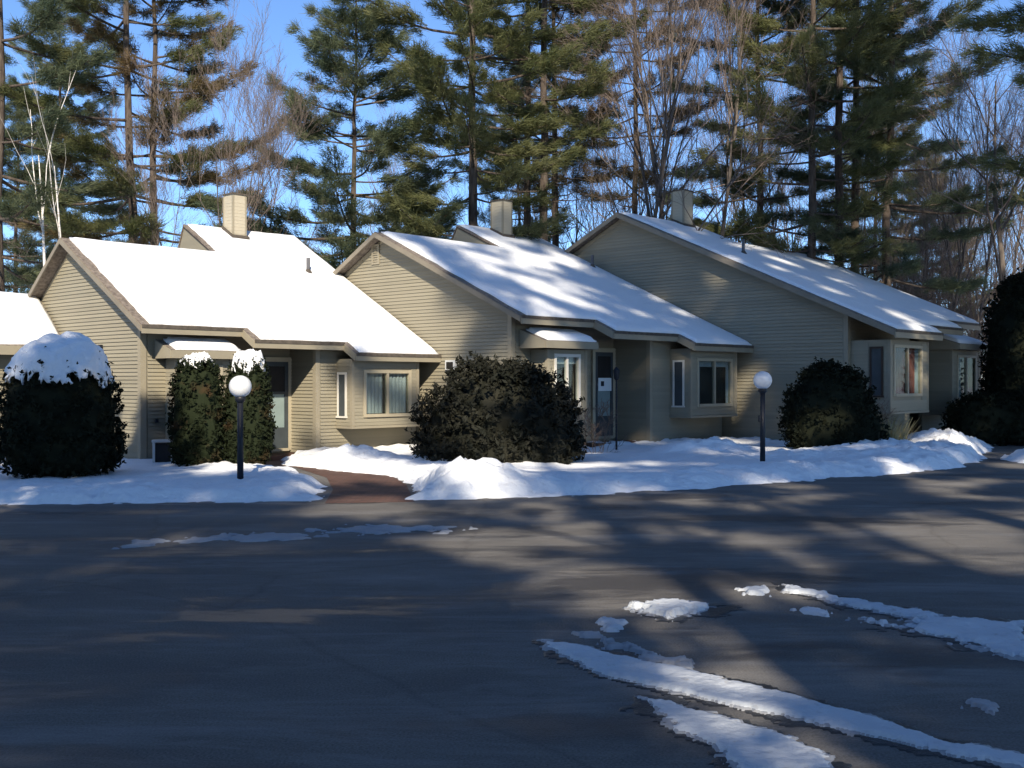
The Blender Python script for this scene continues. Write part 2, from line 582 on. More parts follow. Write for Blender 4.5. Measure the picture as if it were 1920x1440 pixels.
def streak(poly_px, h, label, jitter=0.10, res=0.03, seed=1, edge=0.10, js=3.0, m=None, bias=0.0, fringe=False):
    poly = [px_ground(*p) for p in poly_px]

    def hf(X, Y, d):
        return h * (0.35 + 1.3 * np_noise(X, Y, 9, 4, seed))
    o = snow_field("snow_streak", poly, res, hf, edge, jitter, js, seed, m or M_slush, "stuff", 0.0, bias)
    o.location.z = 0.007
    if fringe:
        f2 = snow_field("slush_fringe", poly, res, lambda X, Y, d: 0.004 + 0 * X, 0.03, jitter * 1.3, js, seed, M_slush2, "stuff", 0.0, bias - 0.022)
        f2.location.z = 0.003
        tag(f2, "grey slush fringe under the " + label, "slush")
        f3 = snow_field("melt_water", poly, res * 1.5, lambda X, Y, d: 0.0005 + 0 * X, 0.02, jitter * 1.6, js * 0.6, seed + 3, M_wet, "stuff", 0.0, bias - 0.07)
        f3.location.z = -0.002
        tag(f3, "dark wet margin round the " + label, "wet asphalt")
    return tag(o, label, "snow")


streak([(1015, 1203), (1080, 1213), (1300, 1263), (1420, 1290), (1600, 1340), (1750, 1385), (1935, 1425), (1935, 1445), (1800, 1425), (1600, 1377), (1400, 1332), (1250, 1300), (1130, 1270), (1060, 1235)],
       0.016, "long ribbon of ploughed snow running to the lower right corner", 0.06, 0.016, 11, 0.06, 5, fringe=True)
streak([(1195, 1308), (1260, 1318), (1350, 1348), (1480, 1385), (1545, 1420), (1560, 1450), (1400, 1450), (1340, 1402), (1270, 1370)],
       0.014, "short snow ribbon below the long one at the bottom edge", 0.07, 0.016, 12, 0.06, 6, fringe=True)
streak([(1600, 1158), (1680, 1176), (1740, 1163), (1935, 1168), (1935, 1235), (1850, 1222), (1780, 1197), (1710, 1186)],
       0.016, "broken snow patch on the pavement at the right edge", 0.16, 0.02, 13, 0.06, 5, bias=0.02, fringe=True)
streak([(1460, 1095), (1500, 1103), (1620, 1130), (1760, 1155), (1745, 1167), (1600, 1139), (1470, 1110)],
       0.018, "thin curved line of snow leading to the right edge patch", 0.10, 0.018, 14, 0.05, 5, bias=0.01, fringe=True)
streak([(1190, 1142), (1260, 1132), (1345, 1141), (1250, 1161)], 0.035, "bright sunlit snow lump in the middle of the pavement", 0.14, 0.018, 15, 0.05, 6, fringe=True)
streak([(1095, 1155), (1140, 1160), (1195, 1167), (1150, 1184)], 0.014, "small grey snow lump left of the sunlit lump", 0.16, 0.018, 16, 0.05, 6, bias=0.02)
streak([(1385, 1104), (1440, 1101), (1430, 1116), (1400, 1114)], 0.016, "little snow lump behind the sunlit lump", 0.12, 0.018, 17, 0.04, 6)
streak([(1485, 1140), (1550, 1143), (1556, 1158), (1510, 1150)], 0.010, "thin snow scrap inside the curved snow line", 0.12, 0.018, 18, 0.04, 6)
streak([(1090, 1188), (1180, 1210), (1310, 1250), (1290, 1262), (1160, 1224)], 0.008, "faint slush trail above the long snow ribbon", 0.20, 0.016, 19, 0.04, 6, bias=0.045, m=M_slush2)
streak([(240, 1012), (420, 1002), (680, 986), (910, 980), (900, 994), (660, 1007), (420, 1022), (250, 1026)], 0.006, "faint pale slush streak across the road on the left", 0.5, 0.035, 20, 0.10, 2.6, bias=0.17, m=M_slush2)
streak([(1790, 1298), (1895, 1318), (1890, 1345), (1800, 1335)], 0.006, "faint slush scrap right of the long snow ribbon", 0.22, 0.016, 22, 0.05, 5, bias=0.05, m=M_slush2)
# ------------------------------------------------------------------ houses
EXP = 0.076


def interval(poly, z):
    """a-range of polygon (a,z) at height z"""
    xs = []
    n = len(poly)
    for i in range(n):
        (a0, z0), (a1, z1) = poly[i], poly[(i + 1) % n]
        if (z0 - z) * (z1 - z) <= 0 and abs(z1 - z0) > 1e-9:
            xs.append(a0 + (a1 - a0) * (z - z0) / (z1 - z0))
    return (min(xs), max(xs)) if len(xs) >= 2 else None


def board_mesh(lo, hi, h, mapf, proud=0.028):
    """lo,hi = (a0,a1) at bottom and top; mapf(a, out, z)->xyz"""
    v = [mapf(lo[0], proud, 0), mapf(lo[1], proud, 0), mapf(lo[1], 0.001, 0), mapf(lo[0], 0.001, 0),
         mapf(hi[0], 0.006, h), mapf(hi[1], 0.006, h), mapf(hi[1], 0.001, h), mapf(hi[0], 0.001, h)]
    me = bpy.data.meshes.new("clapboard")
    me.from_pydata(v, [], BOXF)
    me.update()
    me.materials.append(M_siding)
    return me


def clap_wall(parent, plane, at, poly, sgn, name="wall", thick=0.12, exp=EXP, zmin=None):
    """wall core + clapboards. plane 'u': wall lies in u=at, a=v, outward -u if sgn<0; plane 'v': wall in v=at, a=u"""
    if plane == 'u':
        mapf = lambda a, o, z: (at + sgn * o, a, z)
    else:
        mapf = lambda a, o, z: (a, at + sgn * o, z)
    mb = MB()
    mb.prism([mapf(a, -thick, z) for a, z in poly], [mapf(a, 0, z) for a, z in poly])
    core = mb.build(name, M_siding, parent)
    z0 = min(p[1] for p in poly) if zmin is None else zmin
    z1 = max(p[1] for p in poly)
    n = int((z1 - z0) / exp) + 1
    cache = {}
    for i in range(n):
        za = z0 + i * exp
        zb = min(za + exp, z1 - 0.002)
        if zb - za < 0.015:
            break
        lo, hi = interval(poly, za + 1e-4), interval(poly, zb - 1e-4)
        if lo is None or hi is None or lo[1] - lo[0] < 0.03:
            continue
        key = (round(lo[0], 3), round(lo[1], 3), round(hi[0], 3), round(hi[1], 3), round(zb - za, 3))
        if key not in cache:
            cache[key] = board_mesh(lo, hi, zb - za, mapf)
        link("clapboard", cache[key], core, None, (0, 0, za))
    return core


def window_unit(parent, u0, u1, v, z0, z1, curtain, frame_m, panes=2, room_d=0.16):
    """window in a plane v=const facing -v; recessed panes"""
    fw = 0.05
    mb = MB()
    mb.box(u0 - fw, u0 + 0.02, v - 0.03, v + 0.06, z0 - fw, z1 + fw)
    mb.box(u1 - 0.02, u1 + fw, v - 0.03, v + 0.06, z0 - fw, z1 + fw)
    mb.box(u0 + 0.02, u1 - 0.02, v - 0.028, v + 0.06, z1 - 0.02, z1 + fw - 0.002)
    mb.box(u0 + 0.02, u1 - 0.02, v - 0.05, v + 0.06, z0 - fw + 0.002, z0 + 0.02)
    mb.build("window_frame", frame_m, parent)
    for k in range(panes - 1):
        um = u0 + (u1 - u0) * (k + 1) / panes
        MB().box(um - 0.03, um + 0.03, v - 0.022, v + 0.05, z0 + 0.02, z1 - 0.02).build("mullion", frame_m, parent)
    for k in range(panes):
        a = u0 + (u1 - u0) * k / panes + 0.02
        b = u0 + (u1 - u0) * (k + 1) / panes - 0.02
        a += 0.012 if k else 0.002
        b -= 0.012 if k < panes - 1 else 0.002
        MB().box(a, b, v + 0.012, v + 0.018, z0 + 0.02, z1 - 0.02).build("pane", M_glass, parent)
    MB().box(u0, u1, v + room_d, v + room_d + 0.02, z0, z1).build("unlit_room_panel", M_room, parent)  # dark panel stands in for the unlit room behind the glass
    # curtain folds
    for (c0, c1, cm, ztop, zbot) in curtain:
        n = max(6, int((c1 - c0) * 60))
        V, Fc = [], []
        for i in range(n + 1):
            uu = c0 + (c1 - c0) * i / n
            vv = v + 0.075 + 0.014 * math.sin(uu * 62) + 0.006 * math.sin(uu * 23)
            V += [(uu, vv, zbot), (uu, vv, ztop), (uu, vv + 0.004, zbot), (uu, vv + 0.004, ztop)]
        for i in range(n):
            b = i * 4
            Fc += [(b, b + 4, b + 5, b + 1), (b + 2, b + 3, b + 7, b + 6), (b + 1, b + 5, b + 7, b + 3)]
        obj("curtain", V, Fc, cm, parent, True)


def bay(parent, u0, u1, vf, vb, z0, z1, w, curtain, frame_m, side_win=True, exp=EXP, side_m=None):
    """box bay window: front at vf, back wall at vb"""
    wu0, wu1, wz0, wz1 = w
    mb = MB()
    t = 0.05
    mb.box(u0, wu0 - 0.05, vf, vf + t, z0, z1)
    mb.box(wu1 + 0.05, u1, vf, vf + t, z0, z1)
    mb.box(wu0 - 0.05, wu1 + 0.05, vf + 0.001, vf + t, z0 + 0.001, wz0 - 0.05)
    mb.box(wu0 - 0.05, wu1 + 0.05, vf + 0.001, vf + t, wz1 + 0.05, z1 - 0.001)
    mb.box(u0 + 0.001, u0 + t, vf + t, vb, z0 + 0.002, z1 - 0.002)
    mb.box(u1 - t, u1 - 0.001, vf + t, vb, z0 + 0.002, z1 - 0.002)
    mb.box(u0 + t, u1 - t, vf + t, vb, z0 + 0.003, z0 + t)
    b = mb.build("bay_window", M_siding, parent)
    # clapboards on the left cheek and front
    n = int((z1 - z0) / exp)
    msh = {}

    def put(key, mapf, a0, a1, z):
        if key not in msh:
            msh[key] = board_mesh((a0, a1), (a0, a1), exp - 0.002, mapf, 0.014)
        link("clapboard", msh[key], b, None, (0, 0, z))
    for i in range(n):
        z = z0 + i * exp
        inwin = (z + exp > wz0 - 0.06) and (z < wz1 + 0.06)
        if side_win and inwin:
            put('L1', lambda a, o, zz: (u0 - o, a, zz), vf + 0.05, vf + 0.14, z)
            if vb - vf > 0.62:
                put('L2', lambda a, o, zz: (u0 - o, a, zz), vf + 0.54, vb, z)
        else:
            put('L', lambda a, o, zz: (u0 - o, a, zz), vf + 0.05, vb, z)
        if inwin:
            put('fl', lambda a, o, zz: (a, vf - o, zz), u0 + 0.06, wu0 - 0.05, z)
            put('fr', lambda a, o, zz: (a, vf - o, zz), wu1 + 0.05, u1 - 0.06, z)
        else:
            put('f', lambda a, o, zz: (a, vf - o, zz), u0 + 0.06, u1 - 0.06, z)
    for ua in (u0 - 0.018, u1 - 0.058):
        MB().box(ua, ua + 0.076, vf - 0.02, vf + 0.055, z0 - 0.005, z1 - 0.004).build("corner_board", M_trim, b)
    MB().box(u0 - 0.03, u1 + 0.03, vf - 0.03, vb - 0.01, z0 - 0.06, z0 - 0.006).build("bay_base", M_trim, b)
    window_unit(b, wu0, wu1, vf, wz0, wz1, curtain, frame_m)
    if side_win:
        a0, a1 = vf + 0.17, min(vb - 0.06, vf + 0.50)
        mb = MB()
        mb.box(u0 - 0.03, u0 - 0.002, a0, a0 + 0.045, wz0 - 0.02, wz1)
        mb.box(u0 - 0.03, u0 - 0.002, a1 - 0.045, a1, wz0 - 0.02, wz1)
        mb.box(u0 - 0.028, u0 - 0.002, a0 + 0.045, a1 - 0.045, wz1 - 0.05, wz1 - 0.002)
        mb.box(u0 - 0.05, u0 - 0.002, a0 - 0.02, a1 + 0.02, wz0 - 0.06, wz0 - 0.021)
        mb.build("side_window_frame", side_m or M_wframe, b)
        MB().box(u0 - 0.014, u0 - 0.008, a0 + 0.046, a1 - 0.046, wz0 - 0.018, wz1 - 0.052).build("side_pane", M_door, b)
    return b


def small_roof(parent, u0, u1, vo, vb, zlow, zhigh, snow_label):
    """little lean-to roof over a bay: eave at vo, top at wall vb"""
    mb = MB()
    t = 0.05
    mb.prism([(u0, vo, zlow - t), (u1, vo, zlow - t), (u1, vb, zhigh - t), (u0, vb, zhigh - t)],
             [(u0, vo, zlow), (u1, vo, zlow), (u1, vb, zhigh), (u0, vb, zhigh)])
    r = mb.build("bay_roof", M_shingle, parent)
    MB().box(u0 - 0.01, u1 + 0.01, vo - 0.03, vo - 0.002, zlow - 0.16, zlow - 0.004).build("fascia", M_trim, r)
    for ue in (u0 - 0.026, u1 + 0.001):
        MB().prism([(ue, vo, zlow - 0.16), (ue + 0.025, vo, zlow - 0.16), (ue + 0.025, vb, zlow - 0.16), (ue, vb, zlow - 0.16)],
                   [(ue, vo, zlow - 0.006), (ue + 0.025, vo, zlow - 0.006), (ue + 0.025, vb, zhigh - 0.006), (ue, vb, zhigh - 0.006)]).build("cheek", M_trim, r)
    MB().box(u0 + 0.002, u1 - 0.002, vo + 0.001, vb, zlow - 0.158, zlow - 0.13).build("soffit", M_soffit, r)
    return r


def roof_snow(name, label, rects, zf, parent_obj, thick=0.1, seed=1, inset_left=0.16, mat_=None):
    """rects: list of (u0,u1,v0,v1) joined; builds one undulating sheet over plane z=zf(v); parented transform copied"""
    us, vsx = set(), set()
    for (a, b, c, d) in rects:
        us |= {a, b}
        vsx |= {c, d}

    def sub(s, step):
        s = sorted(s)
        out = []
        for p, q in zip(s[:-1], s[1:]):
            n = max(1, int(math.ceil((q - p) / step)))
            out += [p + (q - p) * i / n for i in range(n)]
        return np.array(out + [s[-1]])
    gu, gv = sub(us, 0.09), sub(vsx, 0.09)
    nu, nv = len(gu), len(gv)
    cu, cv = (gu[:-1] + gu[1:]) / 2, (gv[:-1] + gv[1:]) / 2
    CU, CV = np.meshgrid(cu, cv, indexing='ij')
    cell = np.zeros(CU.shape, bool)
    for (a, b, c, d) in rects:
        cell |= (CU > a) & (CU < b) & (CV > c) & (CV < d)
    Ug, Vg = np.meshgrid(gu, gv, indexing='ij')
    # boundary distance: by brute force over perimeter vertices
    pad = np.pad(cell, 1)
    cnt = pad[:-1, :-1].astype(int) + pad[1:, :-1] + pad[:-1, 1:] + pad[1:, 1:]
    per = (cnt > 0) & (cnt < 4)
    P = np.stack([Ug[per], Vg[per]], -1)
    inn = cnt > 0
    Q = np.stack([Ug[inn], Vg[inn]], -1)
    dist = np.empty(len(Q))
    for i in range(0, len(Q), 2000):
        dd = Q[i:i + 2000, None, :] - P[None]
        dist[i:i + 2000] = np.sqrt((dd ** 2).sum(-1)).min(1)
    th = thick * (0.25 + 0.75 * np.sqrt(np.clip(dist / 0.14, 0, 1))) * (0.85 + 0.5 * (np_noise(Q[:, 0], Q[:, 1], 0.9, 4, seed) - 0.5) + 0.10 * (np_noise(Q[:, 0], Q[:, 1], 6, 3, seed + 1) - .5))
    edge = dist < 1e-6
    ju = np.where(edge, (np_noise(Q[:, 0], Q[:, 1], 2.2, 3, seed + 2) - 0.5) * 0.10, 0)
    jv = np.where(edge, (np_noise(Q[:, 0], Q[:, 1], 2.2, 3, seed + 3) - 0.5) * 0.05, 0)
    zz = np.array([zf(v) for v in Q[:, 1] + jv])
    top = np.stack([Q[:, 0] + ju, Q[:, 1] + jv, zz + 0.012 + th], -1)
    bot = np.stack([Q[:, 0] + ju, Q[:, 1] + jv, zz + 0.004], -1)
    rm = np.full(nu * nv, -1)
    idx = np.arange(nu * nv).reshape(nu, nv)
    rm[idx[inn]] = np.arange(inn.sum())
    quads = []
    q = np.stack([idx[:-1, :-1], idx[1:, :-1], idx[1:, 1:], idx[:-1, 1:]], -1)[cell]
    q = rm[q]
    n = len(top)
    # skirts
    sk = []
    ci, cj = np.nonzero(cell)
    for i, j in zip(ci, cj):
        for (di, dj, e) in ((-1, 0, ((i, j + 1), (i, j))), (1, 0, ((i + 1, j), (i + 1, j + 1))), (0, -1, ((i, j), (i + 1, j))), (0, 1, ((i + 1, j + 1), (i, j + 1)))):
            if not pad[i + 1 + di, j + 1 + dj]:
                a, b = rm[idx[e[0]]], rm[idx[e[1]]]
                sk.append((a + n, b + n, b, a))
    me = np_mesh(name, np.concatenate([top, bot]), np.concatenate([q, np.array(sk)]), smooth=True)
    o = link(name, me, None, mat_ or M_snow)
    o.location = parent_obj.location
    o.rotation_euler = parent_obj.rotation_euler
    return tag(o, label, "snow", kind="stuff")


def roof_slab(parent, segs, ridges, zf, bss, r0, zback, k):
    """segs [(u0,u1,o)] front eaves; ridges [(u0,u1,v)]"""
    t = 0.05
    ft = 0.165 * k

    def front_poly():
        pts = [(segs[0][0], ridges[0][2])]
        for (a, b, o) in segs:
            pts += [(a, -o), (b, -o)]
        for (a, b, v) in reversed(ridges):
            pts += [(b, v), (a, v)]
        out = []
        for p in pts:
            if not out or (abs(p[0] - out[-1][0]) > 1e-6 or abs(p[1] - out[-1][1]) > 1e-6):
                out.append(p)
        if abs(out[0][0] - out[-1][0]) < 1e-6 and abs(out[0][1] - out[-1][1]) < 1e-6:
            out.pop()
        return out
    fp = front_poly()
    mb = MB()
    mb.prism([(u, v, zf(v) - t) for u, v in fp], [(u, v, zf(v)) for u, v in fp])
    for (a, b, v), bs in zip(ridges, bss):
        zr = zf(v)
        vb = v + (zr - zback) / bs
        mb.prism([(a, v, zr - t), (b, v, zr - t), (b, vb, zback - t), (a, vb, zback - t)],
                 [(a, v, zr), (b, v, zr), (b, vb, zback), (a, vb, zback)])
    roof = mb.build("roof", M_shingle, parent)
    # dark boarded soffit under the whole front slope, its colour deepens eave shade
    sp = []
    for u, v in fp:
        sp.append((min(max(u, segs[0][0] + 0.02), segs[-1][1] - 0.02), v))
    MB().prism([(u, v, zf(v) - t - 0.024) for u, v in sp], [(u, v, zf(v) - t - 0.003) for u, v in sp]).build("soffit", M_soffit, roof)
    # eave fascia boards, soffits
    for i, (a, b, o) in enumerate(segs):
        z = zf(-o)
        MB().box(a, b, -o - 0.025, -o + 0.002, z - ft, z - 0.012).build("fascia", M_trim, roof)
        MB().box(a - 0.005, b + 0.005, -o - 0.04, -o - 0.026, z - 0.06, z + 0.006).build("drip_edge", M_lead, roof)
        if i > 0:
            po = segs[i - 1][2]
            lo, hi = (-o, -po) if o > po else (-po, -o)
            ue = a - 0.025 if o > po else a + 0.0
            MB().prism([(ue, lo, zf(lo) - ft), (ue + 0.025, lo, zf(lo) - ft), (ue + 0.025, hi, zf(hi) - ft), (ue, hi, zf(hi) - ft)],
                       [(ue, lo, zf(lo) - 0.012), (ue + 0.025, lo, zf(lo) - 0.012), (ue + 0.025, hi, zf(hi) - 0.012), (ue, hi, zf(hi) - 0.012)]).build("return_fascia", M_trim, roof)
    # rake boards on both ends (front slope and back slope)
    for end, (u, sgn, o, v) in enumerate(((segs[0][0], -1, segs[0][2], ridges[0][2]), (segs[-1][1], 1, segs[-1][2], ridges[-1][2]))):
        bs = bss[0] if sgn < 0 else bss[-1]
        a, b = (u - 0.03, u) if sgn < 0 else (u, u + 0.03)
        zr, vb = zf(v), v + (zf(v) - zback) / bs
        d = 0.125 * k

        def para(v0, z0, v1, z1, a, b, dz0, dz1, nm, m):
            MB().prism([(a, v0, z0 - dz1), (b, v0, z0 - dz1), (b, v1, z1 - dz1), (a, v1, z1 - dz1)],
                       [(a, v0, z0 - dz0), (b, v0, z0 - dz0), (b, v1, z1 - dz0), (a, v1, z1 - dz0)]).build(nm, m, roof)
        para(-o, zf(-o), v, zr, a, b, 0.015, d, "rake_board", M_rake)
        para(v, zr, vb, zback, a, b, 0.015, d, "rake_board", M_rake)
        # frieze board against the wall
        if sgn < 0:
            para(-o + 0.1, zf(-o + 0.1), v, zr, -0.022, -0.0005, d - 0.03, d + 0.05 * k, "frieze_board", M_trim)
            para(v, zr, vb - 0.2, zback + 0.2 * bs, -0.022, -0.0005, d - 0.03, d + 0.05 * k, "frieze_board", M_trim)
    return roof, fp


def chimney(parent, u0, u1, v0, v1, zb, zt):
    MB().box(u0, u1, v0, v1, zb, zt)
    c = MB().box(u0, u1, v0, v1, zb, zt).build("chimney", M_chim, parent)
    for (a, b) in ((u0, v0), (u1, v0), (u0, v1)):
        MB().box(a - 0.012, a + 0.035 if a == u0 else a + 0.012, b - 0.012, b + 0.035, zb, zt - 0.03).build("corner_board", M_trim, c) if a == u0 else \
            MB().box(a - 0.035, a + 0.012, b - 0.012, b + 0.035, zb, zt - 0.03).build("corner_board", M_trim, c)
    n = int((zt - zb - 0.06) / 0.085)
    mf = board_mesh((u0 + 0.036, u1 - 0.036), (u0 + 0.036, u1 - 0.036), 0.083, lambda a, o, z: (a, v0 - o, z), 0.010)
    ml = board_mesh((v0 + 0.036, v1 - 0.036), (v0 + 0.036, v1 - 0.036), 0.083, lambda a, o, z: (u0 - o, a, z), 0.010)
    for me in (mf, ml):
        me.materials.clear()
        me.materials.append(M_chim)
    for i in range(n):
        link("clapboard", mf, c, None, (0, 0, zb + i * 0.085))
        link("clapboard", ml, c, None, (0, 0, zb + i * 0.085))
    MB().box(u0 - 0.03, u1 + 0.03, v0 - 0.03, v1 + 0.03, zt + 0.001, zt + 0.035).build("cap", M_lead, c)
    return c


def skewed(mb_pts, zf, off):
    return [(u, v, zf(v) + off) for u, v in mb_pts]


def house(name, label, P, mirrored=False):
    k = P['k']
    e = empty(name, (P['X'], P['Y'], P['Z'] + 1.66), math.pi / 2 - P['th'])
    tag(e, label, "house", "attached tan clapboard houses")
    r = 0.3 * k
    s = P['s']
    zf = lambda v: P['zr'] + s * (v - P['vr'])
    exp = EXP * k
    if not mirrored:
        segs = [(-r, P['u1'], P['o1']), (P['u1'], P['u2'], P['o2']), (P['u2'], P['u3'], P['o3'])]
        ridges = [(-r, P['ub'], P['vr']), (P['ub'], P['u3'], P['v2'])]
    else:
        segs = [(-r, P['ua'], P['o3']), (P['ua'], P['um'], P['o2']), (P['um'], P['uc'], P['o1'])]
        ridges = [(-r, P['ub'], P['v2']), (P['ub'], P['uc'], P['vr'])]
    bs = P['bs']
    bs2 = bs if mirrored else bs * 3.0
    zback = 2.45 * k
    roof, fp = roof_slab(e, segs, ridges, zf, (bs, bs2), r, zback, k)
    t = 0.082
    zb = -0.35
    # gable wall (left, faces -u)
    v0 = P['vg']
    vr = ridges[0][2]
    vb = vr + (zf(vr) - zback) / bs - 0.35
    gz = lambda v: zf(v) - t if v <= vr else zf(vr) - bs * (v - vr) - t
    clap_wall(e, 'u', 0.0, [(v0, zb), (v0, gz(v0)), (vr, gz(vr)), (vb, gz(vb)), (vb, zb)], -1, "gable_wall", 0.12, exp)
    MB().box(-0.03, 0.10, v0 - 0.03, v0 + 0.085, zb, gz(v0) - 0.01).build("corner_board", M_trim, e)
    # far end wall, back wall
    ue = segs[-1][1] - 0.08
    vr2 = ridges[-1][2]
    vb2 = vr2 + (zf(vr2) - zback) / bs2 - 0.12
    vfr = P['vend']
    mb = MB()
    pl = [(vfr, zb), (vfr, zf(vfr) - t), (vr2, zf(vr2) - t), (vb2, zback + 0.12 * bs2 - t), (vb2, zb)]
    mb.prism([(ue, a, z) for a, z in pl], [(ue - 0.1, a, z) for a, z in pl])
    mb.build("end_wall", M_siding, e)
    MB().box(0.121, ue - 0.101, min(vb, vb2) - 0.2, min(vb, vb2) - 0.1, zb, zback - 0.02).build("back_wall", M_siding, e)
    # step wall between lower and upper ridge
    ubb = P['ub']
    vlo, vhi = sorted((ridges[0][2], ridges[1][2]))
    zlow = lambda v: zf(vlo) - bs * (v - vlo)
    bsh = bs if mirrored else bs2
    zhi = lambda v: zf(v) if v <= vhi else zf(vhi) - bsh * (v - vhi)
    vend_ = vhi + (zf(vhi) - zback) / bsh - 0.05
    pl = [(vlo - 0.02, zf(vlo) - t), (vhi, zf(vhi) - t - 0.002), (vend_, zhi(vend_) - t - 0.002), (vend_, zback - 0.3), (vlo, zback - 0.3)]
    sx = 1 if not mirrored else -1
    a0 = ubb + 0.03 * sx
    mb = MB()
    mb.prism([(a0, a, z) for a, z in pl], [(a0 + 0.08 * sx, a, z) for a, z in pl])
    mb.build("upper_gable_wall", M_siding, e)
    # front walls
    for (plane, at, a0_, a1_, zt, sg) in P['walls']:
        top = zt if zt is not None else 9
        if plane == 'v':
            z1 = min(top, zf(at) - t - 0.01)
            clap_wall(e, 'v', at, [(a0_, zb), (a0_, z1), (a1_, z1), (a1_, zb)], -1, "front_wall", 0.10, exp)
        else:
            pl = [(a0_, zb), (a0_, zf(a0_) - t - 0.01), (a1_, zf(a1_) - t - 0.01), (a1_, zb)]
            clap_wall(e, 'u', at, pl, sg, "entry_side_wall", 0.10, exp)
    for (u, v) in P['corners']:
        MB().box(u - 0.028, u + 0.085, v - 0.03, v + 0.08, zb, zf(v) - t - 0.02).build("corner_board", M_trim, e)
    # entry
    d0, d1, dv, dz0, dz1 = P['door']
    MB().box(d0 - 0.10, d0 - 0.002, dv - 0.05, dv - 0.002, dz0 - 0.05, dz1 + 0.1).box(d1 + 0.002, d1 + 0.10, dv - 0.05, dv - 0.002, dz0 - 0.05, dz1 + 0.1) \
        .box(d0 - 0.002, d1 + 0.002, dv - 0.048, dv - 0.002, dz1 + 0.002, dz1 + 0.098).box(d0 - 0.002, d1 + 0.002, dv - 0.09, dv - 0.002, dz0 - 0.06, dz0 - 0.002).build("door_frame", M_frame, e)  # white frame coloured tan to darken the shaded entry recess
    mb = MB()
    w = 0.09
    mb.box(d0, d0 + w, dv - 0.045, dv - 0.004, dz0, dz1).box(d1 - w, d1, dv - 0.045, dv - 0.004, dz0, dz1)
    zm = dz0 + (dz1 - dz0) * 0.24
    zm2 = dz0 + (dz1 - dz0) * 0.64
    mb.box(d0 + w, d1 - w, dv - 0.043, dv - 0.004, dz0 + 0.001, zm).box(d0 + w, d1 - w, dv - 0.043, dv - 0.004, dz1 - 0.1, dz1 - 0.001)
    mb.box(d0 + w, d1 - w, dv - 0.042, dv - 0.004, zm2 - 0.03, zm2 + 0.03)
    door = mb.build("door", M_door, e)
    MB().box(d0 + w, d1 - w, dv - 0.022, dv - 0.006, zm, zm2 - 0.03).build("door_pane", M_doorpane, door)
    MB().box(d0 + w, d1 - w, dv - 0.022, dv - 0.006, zm2 + 0.03, dz1 - 0.1).build("door_pane", M_room, door)
    MB().box(d0 + 0.02, d0 + 0.05, dv - 0.075, dv - 0.046, zm2 - 0.10, zm2 - 0.0).build("handle", M_pipe, door)
    s0, s1, sv0, sv1 = P['stoop']
    MB().box(s0, s1, sv0, sv1, -0.3, 0.10).build("stoop", M_stoop, e, bevel=0.01)
    # bays
    for b in P['bays']:
        bay(e, *b['box'], b['win'], b['curtain'], b['frame'], b.get('side', True), exp, b.get('side_m'))
        if 'roof' in b:
            small_roof(e, *b['roof'], "")
    # chimney, vent pipe
    cu0, cu1, cv0, cv1, czt = P['chim']
    chimney(e, cu0, cu1, cv0, cv1, zf(cv0) - 0.35, czt)
    pts = [(cu0 - 0.07, cv0 - 0.09), (cu1 + 0.05, cv0 - 0.09), (cu1 + 0.05, cv0 + 0.02), (cu1 + 0.05, cv1), (cu0 - 0.07, cv1)]
    MB().prism(skewed(pts, zf, 0.004), skewed(pts, zf, 0.05 + P.get('snow_t', 0.1) * 0.9)).build("flashing", M_lead, e)
    pu, pv, ph = P['pipe']
    MB().tube([(pu, pv, zf(pv) - 0.05), (pu, pv, zf(pv) + ph)], [0.045, 0.045], 10).build("vent_pipe", M_pipe, e)
    MB().tube([(pu, pv, zf(pv) + 0.003), (pu, pv, zf(pv) + 0.14)], [0.13, 0.05], 10).build("pipe_boot", M_lead, e)
    return e, zf, segs, ridges


def snow_rects(segs, ridges, left=0.19, eave=0.02, right=0.02):
    rects = []
    us = sorted({a for a, b, o in segs} | {b for a, b, o in segs} | {a for a, b, v in ridges} | {b for a, b, v in ridges})
    prev_o, prev_v = None, None
    for a, b in zip(us[:-1], us[1:]):
        m = (a + b) / 2
        o = next(o for (p, q, o) in segs if p <= m <= q)
        v = next(v for (p, q, v) in ridges if p <= m <= q)
        a2, b2 = a, b
        if a == us[0]:
            a2 = a + left
        if b == us[-1]:
            b2 = b - right
        rects.append([a2, b2, -o + eave, v - 0.01])
    out = []
    for i, (a, b, c, d) in enumerate(rects):
        # a lower eave that starts here: keep its exposed left edge free of snow
        if i > 0 and c < rects[i - 1][2] - 0.05:
            out.append((a + 0.13, b, c, d))
            out.append((a, a + 0.13, rects[i - 1][2], d))
        elif i > 0 and d > rects[i - 1][3] + 0.05:
            out.append((a + 0.10, b, c, d))
            out.append((a, a + 0.10, c, rects[i - 1][3]))
        else:
            out.append((a, b, c, d))
    return out


